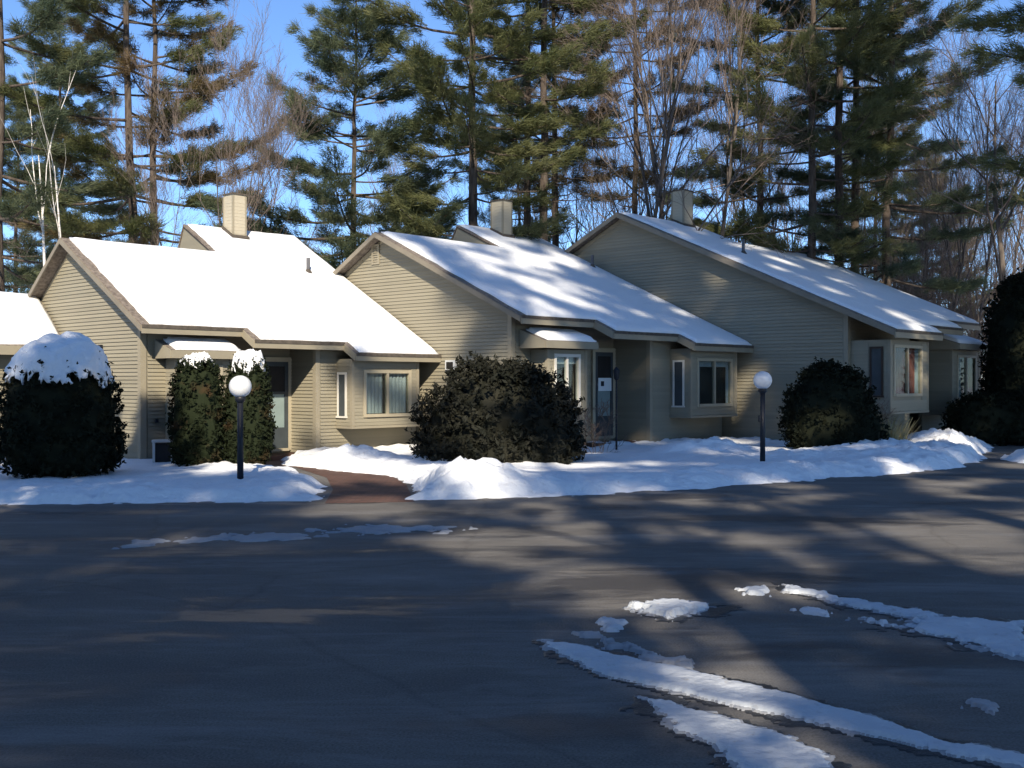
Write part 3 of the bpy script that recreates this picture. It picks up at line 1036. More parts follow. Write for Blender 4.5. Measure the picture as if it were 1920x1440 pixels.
PA = dict(k=1.0, th=.750, X=-7.256, Y=21.387, Z=-1.659, vr=2.836, zr=4.709, s=.5748, o1=.575, o2=.989, o3=1.394, u1=1.932, u2=4.217, u3=6.706, v2=4.241, ub=3.393, bs=.712,
          vg=0.0, vend=-0.65,
          walls=[('v', 0.0, 0.125, 1.90, None, -1), ('v', 0.30, 1.90, 3.715, None, -1), ('u', 3.72, -0.645, 0.30, None, -1), ('v', -0.65, 3.825, 6.52, None, -1)],
          corners=[(3.72, -0.65)],
          door=(3.02, 3.62, 0.266, 0.20, 2.10), stoop=(1.95, 3.66, -0.55, 0.16),
          bays=[dict(box=(4.27, 6.19, -1.20, -0.652, 0.70, 2.16), win=(4.63, 5.92, 0.93, 1.87), curtain=[(4.66, 5.20, M_curtain, 1.85, 0.96), (5.34, 5.90, M_curtain, 1.85, 0.96)], frame=M_frame),
                dict(box=(0.52, 1.78, -0.42, -0.002, 0.55, 2.13), win=(0.80, 1.50, 0.95, 1.95), curtain=[(0.83, 1.12, M_curtain, 1.93, 0.97)], frame=M_frame,
                     roof=(0.30, 1.88, -0.62, -0.022, 2.28, 2.50), side=False)],
          chim=(4.42, 4.80, 3.66, 4.06, 6.32), pipe=(5.55, 2.10, 0.42))
PB = dict(k=1.07, th=.744, X=-.015, Y=23.868, Z=-1.524, vr=4.190, zr=5.157, s=.4657, o1=.569, o2=1.138, o3=1.622, u1=2.174, u2=4.721, u3=7.444, v2=5.914, ub=4.142, bs=.535,
          vg=0.0, vend=-0.75,
          walls=[('v', 0.0, 0.125, 2.06, None, -1), ('v', 0.35, 2.06, 4.105, None, -1), ('u', 4.11, -0.745, 0.35, None, -1), ('v', -0.75, 4.215, 7.26, None, -1)],
          corners=[(4.11, -0.75)],
          door=(3.30, 4.00, 0.316, 0.20, 2.25), stoop=(2.1, 4.05, -0.6, 0.2),
          bays=[dict(box=(4.95, 7.06, -1.36, -0.752, 0.70, 2.34), win=(5.27, 6.80, 0.96, 2.06), curtain=[(5.30, 5.46, M_curtain, 2.04, 0.98), (6.66, 6.78, M_curtain, 2.04, 0.98), (5.46, 6.66, M_curtain, 2.04, 1.90)], frame=M_frame),
                dict(box=(0.62, 1.98, -0.50, -0.002, 0.6, 2.24), win=(0.89, 1.70, 1.0, 2.10), curtain=[(0.92, 1.28, M_curtain, 2.08, 1.93), (1.32, 1.68, M_curtain, 2.08, 1.93)], frame=M_wframe,
                     roof=(0.26, 2.06, -0.76, -0.022, 2.42, 2.68), side=False)],
          chim=(5.28, 5.66, 5.20, 5.64, 6.72), pipe=(7.0, 3.30, 0.40))
PC = dict(k=1.14, th=.746, X=7.872, Y=26.723, Z=-1.455, vr=4.964, zr=6.232 + .441 * (4.964 - 6.394), s=.441, o3=1.672, o2=1.15, o1=.564, ua=2.473, um=5.2, uc=8.189, v2=6.394, ub=3.528, bs=.484,
          vg=-0.345, vend=0.0,
          walls=[('v', -0.345, 0.125, 3.6, None, -1), ('v', 0.35, 3.6, 5.3, None, -1), ('v', 0.0, 5.3, 8.0, None, -1)],
          corners=[],
          door=(4.0, 4.75, 0.316, 0.20, 2.35), stoop=(3.65, 5.25, -0.6, 0.2),
          bays=[dict(box=(0.12, 2.34, -1.36, -0.347, 0.75, 2.46), win=(0.34, 1.92, 1.15, 2.30), curtain=[(0.36, 0.62, M_curtain, 2.28, 1.17), (0.62, 1.08, M_red, 2.28, 1.17), (1.16, 1.70, M_red, 2.28, 1.17), (1.70, 1.90, M_curtain, 2.28, 1.17)], frame=M_frame, side_m=M_soffit),
                dict(box=(5.15, 7.2, -0.9, -0.002, 0.6, 2.35), win=(5.55, 6.85, 1.0, 2.15), curtain=[(5.58, 5.95, M_curtain, 2.13, 1.02)], frame=M_frame,
                     roof=(5.05, 7.25, -1.12, -0.022, 2.50, 2.85), side=False)],
          chim=(2.30, 2.78, 5.92, 6.32, 7.14), pipe=(1.55, 3.45, 0.46))

hA = house("clapboard_house", "left tan clapboard house with fully white sunlit snow roof and white curtains", PA)
hB = house("clapboard_house", "middle tan clapboard house with a small louvred vent in its gable", PB)
hC = house("clapboard_house", "right tan clapboard house with shaded gable and red curtains in its bay", PC, True)
for (h, lab, sd_) in ((hA, "smooth bright snow covering the roof of the left house", 31), (hB, "snow with streaky branch shadows on the middle house roof", 32), (hC, "shaded streaky snow on the right house roof", 33)):
    e, zf, segs, ridges = h
    roof_snow("roof_snow", lab, snow_rects(segs, ridges), zf, e, 0.085, sd_)
for (h, P, lab) in ((hA, PA, "small snow pad on the little bay roof of the left house"), (hB, PB, "small snow pad on the little bay roof of the middle house"), (hC, PC, "small snow pad on the little bay roof of the right house")):
    u0, u1, vo, vb, zl, zh = P['bays'][1]['roof']
    sl = (zh - zl) / (vb - vo)
    roof_snow("roof_snow", lab, [(u0 + 0.10, u1 - 0.02, vo + 0.01, vb - 0.05)], lambda v: zl + sl * (v - vo), h[0], 0.12, 40)
eA, eB, eC = hA[0], hB[0], hC[0]
# gable vent on the middle house
mb = MB()
gz0, gz1, gv0, gv1 = 4.46, 4.86, 4.42, 4.60
mb.box(-0.05, -0.021, gv0 - 0.05, gv0, gz0 - 0.05, gz1 + 0.05).box(-0.05, -0.021, gv1, gv1 + 0.05, gz0 - 0.05, gz1 + 0.05)
mb.box(-0.048, -0.021, gv0, gv1, gz1, gz1 + 0.048).box(-0.048, -0.021, gv0, gv1, gz0 - 0.048, gz0)
gv = mb.build("gable_vent", M_trim, eB)
MB().box(-0.024, -0.022, gv0, gv1, gz0, gz1).build("vent_backing", M_lead, gv)
slat = MB()
slat.prism([(-0.044, gv0, 0), (-0.044, gv1, 0), (-0.026, gv1, 0.035), (-0.026, gv0, 0.035)], [(-0.044, gv0, 0.012), (-0.044, gv1, 0.012), (-0.026, gv1, 0.047), (-0.026, gv0, 0.047)])
sl_o = slat.build("louvre", M_trim, gv)
sl_o.location.z = gz0 + 0.012
for i in range(1, 7):
    link("louvre", sl_o.data, gv, None, (0, 0, gz0 + 0.012 + i * 0.056))
# dryer vent on the middle house gable, small lamp and tap on the left house
dv = MB().box(-0.10, -0.022, 1.66, 1.98, 1.80, 2.02).build("vent_hood", M_white, eB)
MB().box(-0.104, -0.101, 1.72, 1.94, 1.82, 1.98).build("vent_opening", M_room, dv)  # dark plate painted in for the unlit inside of the hood
wl = MB().box(-0.09, -0.022, 1.52, 1.60, 2.30, 2.42).build("wall_light", M_dark, eA)
MB().tube([(0.30, -0.06, 0.86), (0.30, -0.06, 0.93)], [0.035, 0.035], 8).build("wall_tap", M_dark, eA)
# pale reflection on the middle house storm door, painted as a thin plate
nt_ = MB().box(3.40, 3.92, 0.259, 0.263, 1.30, 1.62).build("door_reflection", M_reflection, eB)
MB().box(3.50, 3.62, 0.255, 0.2585, 1.42, 1.54).build("reflection_mark", M_dark, nt_)

# low wing on the far left, joined to the left house
w = empty("garage_wing", eA.location.copy(), eA.rotation_euler.z)
tag(w, "low tan wing with snowy roof at the left edge, joined to the left house", "house wing")
we0, we1 = -9.0, -0.035
wzl, wzh, wv0, wv1 = 2.42, 3.55, 3.10, 4.50
wzf = lambda v: wzl + (wzh - wzl) * (v - wv0) / (wv1 - wv0)
mb = MB()
mb.prism([(we0, wv0, wzl - .05), (we1, wv0, wzl - .05), (we1, wv1, wzh - .05), (we0, wv1, wzh - .05)], [(we0, wv0, wzl), (we1, wv0, wzl), (we1, wv1, wzh), (we0, wv1, wzh)])
mb.prism([(we0, wv1, wzh - .05), (we1, wv1, wzh - .05), (we1, wv1 + 1.5, wzl - .05), (we0, wv1 + 1.5, wzl - .05)], [(we0, wv1, wzh), (we1, wv1, wzh), (we1, wv1 + 1.5, wzl), (we0, wv1 + 1.5, wzl)])
wr = mb.build("roof", M_shingle, w)
MB().box(we0, we1, wv0 - 0.03, wv0 - 0.002, wzl - 0.20, wzl - 0.01).build("fascia", M_trim, wr)
clap_wall(w, 'v', wv0 + 0.35, [(we0, -0.3), (we0, 2.3), (we1 - 0.01, 2.3), (we1 - 0.01, -0.3)], -1, "front_wall")
roof_snow("roof_snow", "snow on the low wing roof at the left edge", [(we0, we1 - 0.03, wv0 + 0.02, wv1 + 0.05)], wzf, w, 0.12, 51)

# ------------------------------------------------------------------ street furniture
def lamp(x, y, zg, globe_z, label, box=True):
    e = empty("globe_lamp", (x, y, 0))
    tag(e, label, "lamp post", "globe lamp posts on the lawn")
    MB().tube([(0, 0, -0.1), (0, 0, globe_z - 0.24)], [0.052, 0.046], 14).build("post", M_dark, e, True)
    MB().tube([(0, 0, globe_z - 0.25), (0, 0, globe_z - 0.20), (0, 0, globe_z - 0.14)], [0.05, 0.085, 0.075], 14).build("collar", M_dark, e, True)
    me = bpy.data.meshes.new("globe")
    bm = bmesh.new()
    bmesh.ops.create_uvsphere(bm, u_segments=28, v_segments=18, radius=0.172)
    for f in bm.faces:
        f.smooth = True
    bm.to_mesh(me)
    bm.free()
    link("globe", me, e, M_globe, (0, 0, globe_z))
    if box:
        MB().box(-0.075, -0.045, -0.045, 0.045, globe_z - 0.78, globe_z - 0.66).build("switch_box", M_dark, e)
    return e


lamp(-4.20, 16.9, 0.2, 1.588, "left globe lamp post, white ball in front of the snow-capped twin shrubs", False)
lamp(4.70, 20.5, 0.2, 1.690, "right globe lamp post standing in the snow before the right house")

ub_ = empty("utility_box", (-6.62, 20.75, 0.0), 0.25)
tag(ub_, "small white framed utility box in the snow at the left house corner", "utility box")
mb = MB().box(-0.20, 0.20, -0.16, 0.16, 0.52, 0.56)
mb.build("lid", M_white, ub_)
for sx in (-0.185, 0.145):
    for sy in (-0.15, 0.11):
        MB().box(sx, sx + 0.04, sy, sy + 0.04, 0.02, 0.519).build("leg", M_white, ub_)
MB().box(-0.14, 0.14, -0.105, 0.105, 0.10, 0.50).build("casing", M_dark, ub_)

gp = empty("garden_post", (2.35, 24.6, 0.0))
tag(gp, "thin dark post by the middle house entrance", "post")
MB().tube([(0, 0, 0.0), (0, 0, 1.72)], [0.024, 0.02], 8).build("shaft", M_dark, gp)
MB().tube([(0, 0, 1.70), (0, 0, 1.74), (0, 0, 1.92), (0, 0, 2.0)], [0.03, 0.06, 0.075, 0.015], 8).build("lantern", M_dark, gp)


# ------------------------------------------------------------------ shrubs
def leaf_cloud(rng, P, N, size, aspect=2.0):
    """diamond leaves at P with normals N -> V,T(quads)"""
    n = len(P)
    d = rng.normal(size=(n, 3))
    d /= np.linalg.norm(d, axis=1)[:, None]
    nn = N + 0.9 * rng.normal(size=(n, 3))
    nn /= np.linalg.norm(nn, axis=1)[:, None]
    a = np.cross(nn, d)
    a /= np.linalg.norm(a, axis=1)[:, None] + 1e-9
    b = np.cross(nn, a)
    s = size * (0.6 + 0.8 * rng.rand(n))[:, None]
    V = np.stack([P - a * s, P - b * s / aspect, P + a * s, P + b * s / aspect], 1).reshape(-1, 3)
    T = np.arange(4 * n).reshape(-1, 4)
    return V, T


def lump(dirs, seed, amp=0.16):
    return np.array([1 + amp * noise.fractal(Vector(tuple(d * 1.6 + seed * 7.1)), 0.8, 2.0, 3) for d in dirs])


def shrub(name, label, cat, x, y, rx, ry, z0, z1, m, n=6000, leaf=0.055, seed=1, power=2.3, group=None, amp=0.15, fuzz=0.10, aspect=2.0, base=0.9):
    """rounded dense shrub: superellipsoid crown on short stems"""
    rng = np.random.RandomState(seed)
    e = empty(name, (x, y, 0))
    tag(e, label, cat, group)
    H = z1 - z0
    D = rng.normal(size=(n, 3))
    D /= np.linalg.norm(D, axis=1)[:, None]
    D[:, 2] = np.where(D[:, 2] < -0.75, -D[:, 2], D[:, 2])
    lo = lump(D, seed, amp)

    zc = 0.36

    def surf(D, lo, f):
        pw = np.where(D[:, 2] < 0, 4.5, power)[:, None]
        A = np.abs(D) ** pw
        rr = (A.sum(1)) ** (-1 / pw[:, 0])
        p = D * (rr * lo * f)[:, None]
        zz = p[:, 2]
        w = np.where(zz < 0, 1 - (1 - base) * np.clip(-zz, 0, 1) ** 2, 1.0)
        return np.stack([p[:, 0] * rx * w, p[:, 1] * ry * w, z0 + H * zc + np.where(zz < 0, zz * H * zc, zz * H * (1 - zc))], -1)
    # leaves sit on short sprays that stick out unevenly from the crown surface
    ns = max(50, n // 11)
    idx = rng.randint(0, n, ns)
    fs = 1 - fuzz * rng.rand(ns) ** 1.2
    B = surf(D[idx], lo[idx], fs)
    sd_ = D[idx] + 0.45 * rng.normal(size=(ns, 3)) + np.array([0, 0, 0.25])
    sd_ /= np.linalg.norm(sd_, axis=1)[:, None]
    sl = (leaf * 2.2 + leaf * 3.2 * rng.rand(ns) ** 2)
    rp = np.repeat(np.arange(ns), 11)
    tt = rng.rand(len(rp))
    P = B[rp] + sd_[rp] * (sl[rp] * tt)[:, None] + rng.normal(size=(len(rp), 3)) * leaf * 0.45
    V, T = leaf_cloud(rng, P, D[idx][rp], leaf, aspect)
    link("crown", np_mesh("crown", V, T), e, m)
    # inner branch mass
    bm = bmesh.new()
    bmesh.ops.create_icosphere(bm, subdivisions=3, radius=1.0)
    DD = np.array([v.co[:] for v in bm.verts])
    S = surf(DD, lump(DD, seed, amp), np.full(len(DD), 0.97 - fuzz * 0.5))
    for v, c in zip(bm.verts, S):
        v.co = c
    me = bpy.data.meshes.new("inner_foliage")
    bm.to_mesh(me)
    bm.free()
    link("inner_foliage", me, e, m)
    mb = MB()
    for i in range(5):
        a = i * 1.26 + seed
        mb.tube([(0.3 * rx * math.cos(a) * 0.4, 0.3 * ry * math.sin(a) * 0.4, -0.05), (0.4 * rx * math.cos(a), 0.4 * ry * math.sin(a), z0 + 0.35 * H)], [0.03, 0.02], 6)
    mb.build("stems", M_bark, e)
    return e, surf, lump


def snow_cap(label, sh, rx, seed, zlim, amp, ragged=0.22, loc=None, thick=0.10):
    e, surf, lmp = sh
    bm = bmesh.new()
    bmesh.ops.create_icosphere(bm, subdivisions=6, radius=1.0)
    DD = np.array([v.co[:] for v in bm.verts])
    nz_ = np.array([noise.fractal(Vector(tuple(d * 14 + seed)), 0.6, 2.2, 4) * 0.7 + 0.5 * noise.noise(Vector(tuple(d * 3.1 + seed))) for d in DD])
    c = DD[:, 2] - zlim + ragged * nz_
    th = np.clip(c / 0.25, 0, 1) ** 0.5
    S = surf(DD, lmp(DD, seed, amp), 1.0 + thick * th)
    S[:, 2] += 0.06 * th - 0.02
    kill = []
    for i, v in enumerate(bm.verts):
        v.co = S[i]
        if c[i] < 0:
            kill.append(v)
    bmesh.ops.delete(bm, geom=kill, context='VERTS')
    for f in bm.faces:
        f.smooth = True
    me = bpy.data.meshes.new("snow_cap")
    bm.to_mesh(me)
    bm.free()
    o = link("snow_cap", me, None, M_snow)
    o.location = e.location
    md = o.modifiers.new("thickness", 'SOLIDIFY')
    md.thickness = 0.03
    return tag(o, label, "snow", kind="stuff")


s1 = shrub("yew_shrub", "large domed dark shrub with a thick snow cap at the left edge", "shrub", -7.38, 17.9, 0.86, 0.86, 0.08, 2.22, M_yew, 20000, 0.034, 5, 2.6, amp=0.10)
snow_cap("thick snow cap on the large domed shrub at the left edge", s1, 0.93, 5, 0.52, 0.10, 0.13)
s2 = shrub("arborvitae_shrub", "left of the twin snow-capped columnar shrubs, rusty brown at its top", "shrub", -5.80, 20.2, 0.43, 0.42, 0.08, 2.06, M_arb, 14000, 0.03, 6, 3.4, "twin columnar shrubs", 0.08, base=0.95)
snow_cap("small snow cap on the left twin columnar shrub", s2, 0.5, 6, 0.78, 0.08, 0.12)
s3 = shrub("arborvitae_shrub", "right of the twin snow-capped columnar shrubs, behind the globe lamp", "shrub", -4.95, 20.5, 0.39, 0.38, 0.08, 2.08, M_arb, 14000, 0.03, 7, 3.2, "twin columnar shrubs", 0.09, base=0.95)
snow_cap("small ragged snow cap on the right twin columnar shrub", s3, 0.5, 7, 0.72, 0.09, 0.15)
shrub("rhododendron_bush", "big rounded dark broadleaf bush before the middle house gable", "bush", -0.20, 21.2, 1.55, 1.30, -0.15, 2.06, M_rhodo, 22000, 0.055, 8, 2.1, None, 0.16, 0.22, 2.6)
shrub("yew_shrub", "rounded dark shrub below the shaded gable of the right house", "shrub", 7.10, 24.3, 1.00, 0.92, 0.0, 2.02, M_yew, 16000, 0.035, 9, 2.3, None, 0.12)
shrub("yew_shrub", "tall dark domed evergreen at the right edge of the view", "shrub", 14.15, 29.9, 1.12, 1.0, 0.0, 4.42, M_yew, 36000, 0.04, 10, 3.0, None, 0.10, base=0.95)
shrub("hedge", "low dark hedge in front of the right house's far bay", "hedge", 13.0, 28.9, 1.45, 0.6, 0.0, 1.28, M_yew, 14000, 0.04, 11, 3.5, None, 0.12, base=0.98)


def blades(name, label, cat, x, y, r, h, n, m, seed, droop=0.35, width=0.012):
    rng = np.random.RandomState(seed)
    V, T = [], []
    for i in range(n):
        a = rng.rand() * 6.283
        rr = r * 0.5 * math.sqrt(rng.rand())
        bx, by = rr * math.cos(a), rr * math.sin(a)
        hh = h * (0.5 + 0.5 * rng.rand())
        out = droop * hh * (0.3 + rng.rand())
        b2 = a + rng.normal() * 0.5
        dx, dy = math.cos(b2), math.sin(b2)
        w_ = width * (0.7 + 0.6 * rng.rand())
        px, py = -dy * w_, dx * w_
        base = len(V)
        for tt in (0, 0.5, 1.0):
            q = tt * tt
            wx = 1 - 0.8 * tt
            V += [(bx + dx * out * q - px * wx, by + dy * out * q - py * wx, hh * (tt - 0.15 * q)), (bx + dx * out * q + px * wx, by + dy * out * q + py * wx, hh * (tt - 0.15 * q))]
        T += [(base, base + 1, base + 3, base + 2), (base + 2, base + 3, base + 5, base + 4)]
    o = link(name, np_mesh(name, V, np.array(T)), None, m)
    o.location = (x, y, 0.0)
    return tag(o, label, cat)


blades("ornamental_grass", "clump of dry yellow grass beside the red-curtained bay", "grass", 8.35, 24.7, 1.1, 1.05, 420, M_grass, 3, 0.4, 0.016)


# ------------------------------------------------------------------ trees
class Wood:
    def __init__(s):
        s.V, s.T, s.n = [], [], 0

    def tube(s, pts, rad, sides):
        pts = np.asarray(pts, float)
        d = np.gradient(pts, axis=0)
        d /= np.linalg.norm(d, axis=1)[:, None] + 1e-9
        ref = np.where(np.abs(d[:, 2:3]) > 0.9, np.array([[1.0, 0, 0]]), np.array([[0, 0, 1.0]]))
        a = np.cross(d, ref)
        a /= np.linalg.norm(a, axis=1)[:, None] + 1e-9
        b = np.cross(d, a)
        ang = np.arange(sides) * 2 * math.pi / sides
        ring = pts[:, None, :] + np.asarray(rad)[:, None, None] * (a[:, None, :] * np.cos(ang)[None, :, None] + b[:, None, :] * np.sin(ang)[None, :, None])
        s.V.append(ring.reshape(-1, 3))
        m = len(pts)
        i = np.arange(m - 1)[:, None] * sides
        k = np.arange(sides)[None, :]
        k2 = (k + 1) % sides
        q = np.stack([i + k, i + k2, i + sides + k2, i + sides + k], -1).reshape(-1, 4) + s.n
        s.T.append(q)
        s.n += m * sides

    def mesh(s, name):
        return np_mesh(name, np.concatenate(s.V), np.concatenate(s.T), smooth=True)


def pine_meshes(seed, H, z0, L, r0, dens=1.0, top_pow=0.75, dead=3, step=1.05, up=0.25, tuft=22, nl=0.24, sparse=0.0, nw=0.0095, nbr=(3, 5)):
    """white pine: trunk with whorls of near-horizontal boughs bearing flat sprays of needle tufts"""
    rng = np.random.RandomState(seed)
    wood = Wood()
    nz = 14
    zz = np.linspace(-0.2, H, nz)
    wob = np.cumsum(rng.normal(size=(nz, 2)) * 0.04, 0)
    wob -= wob[0]
    tr = np.stack([wob[:, 0], wob[:, 1], zz], -1)
    rad = r0 * (1 - 0.93 * np.clip(zz / H, 0, 1)) * np.where(zz < 0.4, 1.25, 1)
    wood.tube(tr, rad, 9)
    axis = lambda z: np.array([np.interp(z, zz, tr[:, 0]), np.interp(z, zz, tr[:, 1]), z])
    TP, TD = [], []
    # dead stubs below crown
    for i in range(dead * 4):
        z = z0 * (0.35 + 0.6 * rng.rand())
        a = rng.rand() * 6.283
        l = 0.5 + 1.3 * rng.rand()
        p = axis(z)
        d = np.array([math.cos(a), math.sin(a), 0.05])
        wood.tube([p, p + d * l * 0.5 + [0, 0, -0.05], p + d * l + [0, 0, 0.05]], [0.03, 0.018, 0.006], 4)
    z = z0
    a0 = rng.rand() * 6
    while z < H - 0.25:
        t = (z - z0) / (H - z0)
        nb = rng.randint(*nbr)
        prof = (1 - t) ** top_pow * (0.62 + 0.38 * min(1, t / 0.18))
        for b in range(nb):
            if rng.rand() < sparse:
                continue
            a = a0 + b * 6.283 / nb + rng.normal() * 0.25
            l = L * prof * (0.55 + 0.6 * rng.rand()) + 0.35
            el = -0.05 + 0.50 * t ** 1.3 + rng.normal() * 0.06
            p0 = axis(z + rng.normal() * 0.12)
            ns = 7
            ss = np.linspace(0, 1, ns)
            h = np.array([math.cos(a), math.sin(a), 0])
            side = np.array([-math.sin(a), math.cos(a), 0])
            bend = rng.normal() * 0.10
            rise = el * ss + up * 0.6 * ss ** 3 - 0.06 * np.sin(ss * 3.14) * (1 - t)
            pts = p0 + l * (ss[:, None] * h + (bend * ss ** 2)[:, None] * side) + np.array([0, 0, 1.0]) * (l * rise)[:, None]
            br = max(0.012, 0.0125 * l)
            wood.tube(pts, br * (1 - 0.8 * ss) + 0.004, 5)
            # sprays
            sp = 0.19 if l > 1.2 else 0.17
            s = 0.36 if l > 1.5 else 0.12
            sg = 1
            while s < 1.0:
                p = np.array([np.interp(s, ss, pts[:, j]) for j in range(3)])
                for sg in (-1, 1):
                    if rng.rand() > 0.88 * dens:
                        continue
                    bl = (0.24 * l * (1.05 - s) + 0.26) * (0.6 + 0.7 * rng.rand())
                    ba = 0.70 + 0.2 * rng.normal()
                    bd = h * math.cos(ba) + side * sg * math.sin(ba) + np.array([0, 0, 0.10 + 0.10 * rng.normal()])
                    bd /= np.linalg.norm(bd)
                    e = p + bd * bl + np.array([0, 0, 0.10 * bl])
                    wood.tube([p, e], [0.007, 0.003], 3)
                    nt_ = max(2, int(bl / 0.10))
                    for q in range(nt_):
                        f = 0.25 + 0.75 * (q + rng.rand()) / nt_
                        TP.append(p + (e - p) * f + rng.normal(size=3) * 0.06)
                        TD.append(bd * 0.7 + h * 0.7 + np.array([0, 0, 0.30]))
                s += sp / l * (0.8 + 0.4 * rng.rand())
            for q in range(4):
                TP.append(pts[-1] + rng.normal(size=3) * 0.07)
                TD.append(h + np.array([0, 0, 0.6]))
        a0 += 2.4
        z += step * (0.7 + 0.6 * rng.rand()) * (1 - 0.45 * t)
    for q in range(14):
        TP.append(axis(H - 0.5 * rng.rand()) + rng.normal(size=3) * 0.06)
        TD.append(np.array([0, 0, 1.0]))
    TP, TD = np.array(TP), np.array(TD)
    n = len(TP)
    P = np.repeat(TP, tuft, 0) + rng.normal(size=(n * tuft, 3)) * 0.06
    D = np.repeat(TD, tuft, 0)
    D = D / np.linalg.norm(D, axis=1)[:, None] + rng.normal(size=D.shape) * 0.42
    D /= np.linalg.norm(D, axis=1)[:, None]
    ln = nl * (0.6 + 0.7 * rng.rand(len(P)))[:, None]
    W = np.cross(D, rng.normal(size=D.shape))
    W /= np.linalg.norm(W, axis=1)[:, None] + 1e-9
    wd = nw * (0.7 + 0.6 * rng.rand(len(P)))[:, None]
    V = np.stack([P + W * wd, P - W * wd, P + D * ln], 1).reshape(-1, 3)
    T = np.arange(3 * len(P)).reshape(-1, 3)
    return wood.mesh("trunk"), np_mesh("crown", V, T)


def bare_meshes(seed, H, r0, spread=0.45, first=0.3, levels=5, stems=1, lean=(0, 0), gravity=0.15, nsub=(4, 7)):
    rng = np.random.RandomState(seed)
    thick, thin = Wood(), Wood()

    def grow(p, d, l, r, lev):
        ns = 6 if lev < 2 else 4
        pts = [np.array(p)]
        dd = np.array(d, float)
        for i in range(ns):
            dd = dd + rng.normal(size=3) * (0.06 + 0.03 * lev) + np.array([0, 0, gravity * 0.25])
            dd /= np.linalg.norm(dd)
            pts.append(pts[-1] + dd * l / ns)
        pts = np.array(pts)
        ss = np.linspace(0, 1, ns + 1)
        end = 0.4 if lev > 0 else 0.14
        rr = r * (1 - (1 - end) * ss)
        if lev >= levels:
            rr = r * (1 - 0.85 * ss)
        (thick if lev < 2 else thin).tube(pts, rr, 7 if lev == 0 else (5 if lev < 3 else 3))
        if lev >= levels:
            return
        n = rng.randint(*nsub)
        f0 = first if lev == 0 else 0.25
        for k in range(n):
            f = f0 + (1 - f0) * (k + rng.rand() * 0.9) / n
            q = np.array([np.interp(f, ss, pts[:, j]) for j in range(3)])
            base = pts[min(ns, int(f * ns) + 1)] - pts[min(ns - 1, int(f * ns))]
            base /= np.linalg.norm(base) + 1e-9
            rv = rng.normal(size=3)
            rv -= base * rv.dot(base)
            rv /= np.linalg.norm(rv) + 1e-9
            an = spread * (0.7 + 0.6 * rng.rand()) * (1.15 if lev > 1 else 1)
            nd = base * math.cos(an) + rv * math.sin(an) + np.array([0, 0, gravity])
            nd /= np.linalg.norm(nd)
            rl = l * (0.42 + 0.25 * rng.rand()) * (1.15 - 0.45 * f)
            ri = np.interp(f, ss, rr) * (0.5 + 0.2 * rng.rand())
            grow(q, nd, rl, max(ri, 0.0045), lev + 1)
    for s in range(stems):
        a = s * 6.283 / max(1, stems) + rng.rand()
        off = 0.0 if stems == 1 else 0.25
        l0 = off * (0.7 + 0.5 * rng.rand())
        d = np.array([lean[0] + l0 * math.cos(a), lean[1] + l0 * math.sin(a), 1.0])
        grow((off * 0.6 * math.cos(a), off * 0.6 * math.sin(a), -0.2), d / np.linalg.norm(d), H * (0.85 + 0.15 * rng.rand()) * 0.82, r0 / math.sqrt(stems), 0)
    return thick.mesh("trunk"), thin.mesh("branches")


def place(name, label, cat, meshes, x, y, z=0.0, rot=0.0, sc=1.0, mats=(None, None), parts=("trunk", "crown"), group=None, scz=None):
    e = empty(name, (x, y, z), rot)
    e.scale = (sc, sc, scz or sc)
    tag(e, label, cat, group)
    for me, m, pn in zip(meshes, mats, parts):
        if me.materials and me.materials[0] is not m:
            me = me.copy()
            me.materials.clear()
            me.materials.append(m)
        link(pn, me, e, m)
    return e


def wx(px, Y):
    return (px - 960.0) / 2050.0 * Y


# pine variants
pv = {
    'tall': pine_meshes(101, 21, 5.4, 4.1, 0.17, 0.95, 0.7, step=1.05, nbr=(3, 6)),
    'broad': pine_meshes(102, 22, 6.2, 4.0, 0.19, 0.95, 0.6, up=0.32, step=0.88, nbr=(3, 6)),
    'young': pine_meshes(103, 14.6, 4.0, 4.4, 0.16, 1.0, 0.9, step=0.72, up=0.28, nbr=(4, 6)),
    'high': pine_meshes(104, 24, 9.4, 3.4, 0.18, 0.95, 0.5, dead=6, step=1.1, nbr=(3, 5)),
    'layer': pine_meshes(105, 23, 5.2, 4.4, 0.18, 0.95, 0.55, step=1.35, up=0.12, dead=5, nbr=(3, 5)),
    'dense': pine_meshes(106, 20, 3.5, 4.8, 0.30, 1.25, 0.65, step=0.75, tuft=8, nl=0.3, nw=0.03, nbr=(4, 7)),  # thick foliage shaped to cast solid shade from outside the frame
    'crown': pine_meshes(107, 32, 12.5, 5.8, 0.36, 1.15, 0.6, step=0.95, tuft=8, nl=0.36, nw=0.037, nbr=(4, 6)),  # high crown shaped to shade the right house and clear the pavement
}
G = "tall pines behind the houses"
NB = (M_bark, M_ndl)
place("pine_tree", "tall pine at the left edge of the picture", "pine tree", pv['layer'], wx(0, 31), 31, 0, 0.3, 1.0, (M_bark, M_ndl2), group=G)
place("pine_tree", "left trunk of the close pair of pines behind the left house", "pine tree", pv['layer'], wx(250, 34), 34, 0, 2.0, 1.0, (M_bark, M_ndl), group=G)
place("pine_tree", "right trunk of the close pair of pines behind the left house", "pine tree", pv['tall'], wx(285, 36), 36, 0, 4.1, 1.0, (M_bark, M_ndl3), group=G)
place("pine_tree", "narrow pointed pine against open sky between the left and middle chimneys", "pine tree", pv['young'], wx(668, 34), 34, 0, 1.0, 1.0, (M_bark, M_ndl2), group=G)
place("pine_tree", "broad dense pine directly behind the middle house chimney, left side", "pine tree", pv['broad'], wx(893, 33), 33, 0, 5.2, 1.0, NB, group=G)
place("pine_tree", "slim pine just right of the middle house chimney", "pine tree", pv['high'], wx(1015, 34), 34, 0, 0.5, 1.0, NB, group=G)
